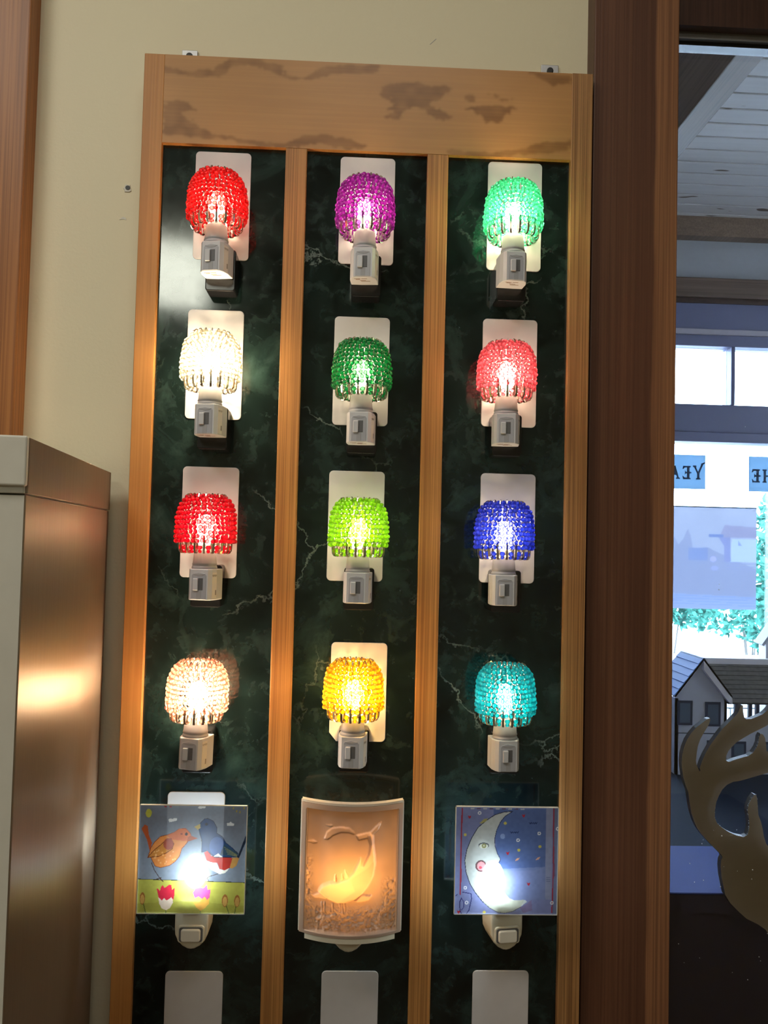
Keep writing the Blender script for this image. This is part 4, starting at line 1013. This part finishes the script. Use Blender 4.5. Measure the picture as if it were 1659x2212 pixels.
cv.ell(*q((510, 943))[0], 62, 66, lin(96, 58, 66)); cv.ell(*q((514, 945))[0], 46, 50, lin(212, 142, 152)); cv.ell(*q((505, 962))[0], 18, 16, lin(192, 60, 80))
cv.poly(q((578, 1067), (630, 1000), (690, 962), (708, 985), (706, 1010), (714, 1050), (650, 1060)), lin(196, 84, 112)); cv.line(q((585, 1064), (700, 1012)), 3, lin(130, 45, 70))
cv.line(q((690, 945), (660, 905)), 4, lin(80, 82, 95))
cv.line(q((292, 290), (285, 800), (288, 1000), (286, 1260)), 8, lin(150, 58, 78)); cv.line(q((1318, 290), (1322, 900), (1318, 1200), (1310, 1480)), 7, lin(150, 58, 78))
cv.line(q((1325, 930), (1330, 1060)), 12, lin(120, 70, 96), 0.7)
hearts = ((375, 385), (980, 375), (808, 798), (1045, 1150), (270, 1455))
for x_, y_ in hearts: cv.poly(q((x_ - 18, y_ - 14), (x_, y_ - 6), (x_ + 18, y_ - 16), (x_ + 14, y_ + 10), (x_ + 2, y_ + 26), (x_ - 12, y_ + 10)), lin(165, 45, 60))
for x_, y_ in ((775, 462), (932, 768), (1168, 730), (330, 588), (555, 1465)): cv.ell(*q((x_, y_))[0], 17, 17, lin(196, 186, 96))
for x_, y_ in ((916, 873), (1148, 865)): cv.poly(q((x_ - 28, y_ + 18), (x_ - 5, y_ - 12), (x_ + 28, y_ - 18), (x_ + 6, y_ + 12)), lin(212, 160, 140))
for x_, y_ in ((487, 343), (922, 655), (1158, 580), (340, 1188), (1364, 530), (358, 1355), (1310, 1368)): cv.ring(*q((x_, y_))[0], 15, 5, lin(218, 222, 232))
cv.ell(*q((748, 610))[0], 26, 30, lin(130, 150, 200))
for x0_, y0_ in ((1045, 462), (838, 565)):
    cv.line(q(*[(x0_ + k * 11, y0_ + (10 if k % 2 else -6)) for k in range(9)]), 4, lin(40, 55, 100))
for k in range(10): cv.line(q((1245, 1070 + 7 * k), (1290, 1072 + 7 * k)), 1.5, lin(90, 100, 140), 0.6)
cv.line(q((310, 1235), (405, 1255), (412, 1310), (385, 1440), (360, 1475)), 5, lin(50, 55, 110)); cv.line(q((238, 1275), (250, 1262)), 5, lin(50, 55, 110))
cv.line(q((300, 1300), (280, 1350), (285, 1440), (300, 1475)), 5, lin(45, 40, 95)); cv.line(q((300, 1305), (328, 1350), (325, 1410), (300, 1440)), 4, lin(60, 62, 120))
for k in range(9): cv.line(q((390 + 70 * k, 292 + k * 1.5), (425 + 70 * k, 292 + k * 1.5)), 6, lin(96, 70, 90) if k % 2 else lin(190, 192, 200), 0.8)
cv.poly(q((950, 1420), (1035, 1370), (1080, 1330), (1090, 1450), (990, 1480)), lin(120, 90, 120), 0.5)
cv.noise(6, 0.07)
COOL2 = emit_mat('cool_white_bulb_glow', (0.80, 0.96, 1.0), 60)
picture_light('picture_night_light', 'square tile night light painted with a crescent moon face', cv, W_, H_, 0.1350, 0.2590, 1.0632, 1.1900, 0.1840, 1.0990, 1.0133, COOL2, 0.1973, R(8))

# ---- curved porcelain relief of a diving whale
w, h = 200, 250
cv = Canvas(w, h, 175, 1303, 195, 1640, (0, 0, 0))
def q(*L): return [(x + (y - 195) * 0.0275, y) for x, y in L]
rw = np.random.RandomState(21)
hgt = np.zeros((h, w)); lum = np.full((h, w), 0.42)
def relief(L, hh, ll, n=3):
    global hgt, lum
    m = cv.inside(q(*L)); k = blur(m, n)
    hgt = np.maximum(hgt, k * hh); lum = lum * (1 - k) + ll * k
relief([(420, 590), (450, 510), (510, 460), (600, 440), (700, 450), (745, 490), (762, 522), (700, 502), (600, 502), (520, 540), (460, 592)], 0.0010, 0.50)
relief([(430, 430), (520, 425), (500, 450)], 0.0008, 0.45)
relief([(775, 530), (860, 510), (930, 500), (980, 450), (1050, 395), (1022, 470), (960, 530), (900, 562), (800, 582)], 0.0014, 0.66)
relief([(228, 650), (290, 618), (350, 640), (300, 655)], 0.001, 0.6)
bodyp = [(350, 1170), (400, 1100), (480, 1060), (580, 1040), (680, 1000), (740, 940), (790, 840), (825, 775), (835, 850), (842, 868), (870, 830), (915, 740), (932, 640), (908, 560), (900, 530), (930, 500), (960, 540), (962, 640), (977, 760), (982, 860), (960, 980), (900, 1090), (830, 1170), (760, 1220), (650, 1262), (560, 1272), (470, 1242)]
relief(bodyp, 0.0034, 0.95, 5)
relief([(700, 1000), (900, 880), (975, 800), (960, 985), (900, 1092), (830, 1172), (760, 1222), (650, 1262), (600, 1240), (760, 1130)], 0.0030, 0.72, 3)
for L in ([(528, 1038), (545, 968), (560, 1040)], [(603, 1022), (618, 953), (634, 1012)], [(652, 1004), (644, 902), (682, 960), (692, 992)]): relief(L, 0.0024, 0.92, 1)
relief([(278, 1222), (370, 1180), (480, 1200), (440, 1242), (310, 1247)], 0.0022, 0.75, 2)
relief([(750, 1252), (830, 1180), (947, 1200), (900, 1247), (800, 1262)], 0.0022, 0.70, 2)
for x0_ in (385, 415, 505, 585, 610, 640): relief([(x0_, 1290), (x0_ + 14, 1280), (x0_ + 16, 1370 + (x0_ % 3) * 30), (x0_ + 4, 1370)], 0.0014, 0.66, 1)
n_ = smooth_noise(rw, w, h, 5) * 0.6 + smooth_noise(rw, w, h, 2.5) * 0.4
reef = np.clip((cv.y - 1290) / 90, 0, 1) + np.clip((330 - cv.x) / 60, 0, 1) * np.clip((cv.y - 760) / 120, 0, 1) + np.clip((cv.x - 1070) / 60, 0, 1) * np.clip((cv.y - 1010) / 60, 0, 1)
reef = np.clip(reef, 0, 1) * (1 - blur(cv.inside(q(*bodyp)), 2))
hgt = hgt + reef * (n_ - 0.35) * 0.0032; lum = lum + reef * (n_ - 0.35) * 0.55
lum = lum + (smooth_noise(rw, w, h, 14) - 0.5) * 0.12
rim = ((cv.x < 232) | (cv.x > 1250) | (cv.y < 262) | (cv.y > 1600)); k = blur(rim, 1)
hgt = hgt * (1 - k); hgt = hgt + k * 0.0048; lum = lum * (1 - k) + 0.42 * k
lum = np.clip(lum, 0, 1)
cols = np.stack([0.12 + 0.86 * lum, 0.05 + 0.56 * lum, 0.025 + 0.26 * lum], -1)
hgt = hgt * 1.5
a = N('backlit_porcelain')
at = a.n('VertexColor', _layer_name='print')
df = a.n('BsdfDiffuse', Color=(0.68, 0.56, 0.48, 1)); tl = a.n('BsdfTranslucent', Color=at.outputs[0]); gl = a.n('BsdfGlossy', Color=(1, 1, 1, 1), Roughness=0.35)
m_ = a.n('MixShader', i0=0.6, i1=df.outputs[0], i2=tl.outputs[0])
M['porcelain'] = a.surf(a.n('MixShader', i0=0.04, i1=m_.outputs[0], i2=gl.outputs[0]).outputs[0])
M['bisque'] = plain('bisque_porcelain', (0.60, 0.54, 0.46), 0.4)
tx, tz = 0.0107, 1.0096
t = thing('relief_night_light', 'curved porcelain night light with a glowing whale relief', 'night light', (tx, MY, tz))
tile_body(t, 0.0, 0.085, 0.0, None, zc=0.027)
xs = np.linspace(-0.0487 - tx, 0.0719 - tx, w); zs = np.linspace(1.1931 - tz, 1.0414 - tz, h)
XX, ZZ = np.meshgrid(xs, zs)
u_ = (XX - xs.mean()) / (xs[-1] - xs[0]) * 2
YY = (-0.035 - MY) - 0.0195 * (1 - u_ ** 2)
ZZ = ZZ + 0.0
put('relief_panel', grid_me(w, h, np.stack([XX, YY - hgt, ZZ], -1), 'print', cols, True), M['porcelain'], t)
# thick frame edges round the panel and the bottom ledge that holds it
def curve_bar(z0, z1, d0, d1, xa=None, xb=None):
    xa = xs[0] if xa is None else xa; xb = xs[-1] if xb is None else xb
    v, f = [], []; n = 24
    for k in range(n + 1):
        x = xa + (xb - xa) * k / n; uu = (x - xs.mean()) / (xs[-1] - xs[0]) * 2
        y = (-0.035 - MY) - 0.0195 * (1 - uu ** 2)
        v += [(x, y - d0, z0), (x, y - d0, z1), (x, y + d1, z1), (x, y + d1, z0)]
    for k in range(n):
        for j in range(4): f.append((k * 4 + j, k * 4 + (j + 1) % 4, (k + 1) * 4 + (j + 1) % 4, (k + 1) * 4 + j))
    f += [(0, 1, 2, 3), (n * 4, n * 4 + 3, n * 4 + 2, n * 4 + 1)]
    return mk(v, f)
put('frame_top', curve_bar(zs[0] - 0.0005, zs[0] + 0.0022, 0.0048, 0.004), M['bisque'], t)
put('frame_side', curve_bar(zs[-1], zs[0], 0.0046, 0.0045, xs[0] - 0.0012, xs[0] + 0.0003), M['bisque'], t)
put('frame_side', curve_bar(zs[-1], zs[0], 0.0046, 0.0045, xs[-1] - 0.0003, xs[-1] + 0.0012), M['bisque'], t)
put('holder_ledge', curve_bar(zs[-1] - 0.0065, zs[-1] + 0.0030, 0.0064, 0.006, xs[0] + 0.007, xs[-1] - 0.007), M['cream_plastic'], t)
put('holder_arm', box_me(-0.010, 0.010, -0.060, -0.030, zs[-1] - 0.0060, zs[-1] - 0.0005, 0.001), M['cream_plastic'], t)
bm_ = sphere_me(14, 9, 1.0)
for v in bm_.vertices: v.co = Vector((v.co.x * 0.009, v.co.y * 0.009, v.co.z * 0.018))
o = put('bulb', bm_, emit_mat('amber_bulb_glow', (1.0, 0.56, 0.22), 58), t); o.location = (0.0, -0.030, 1.1040 - tz)
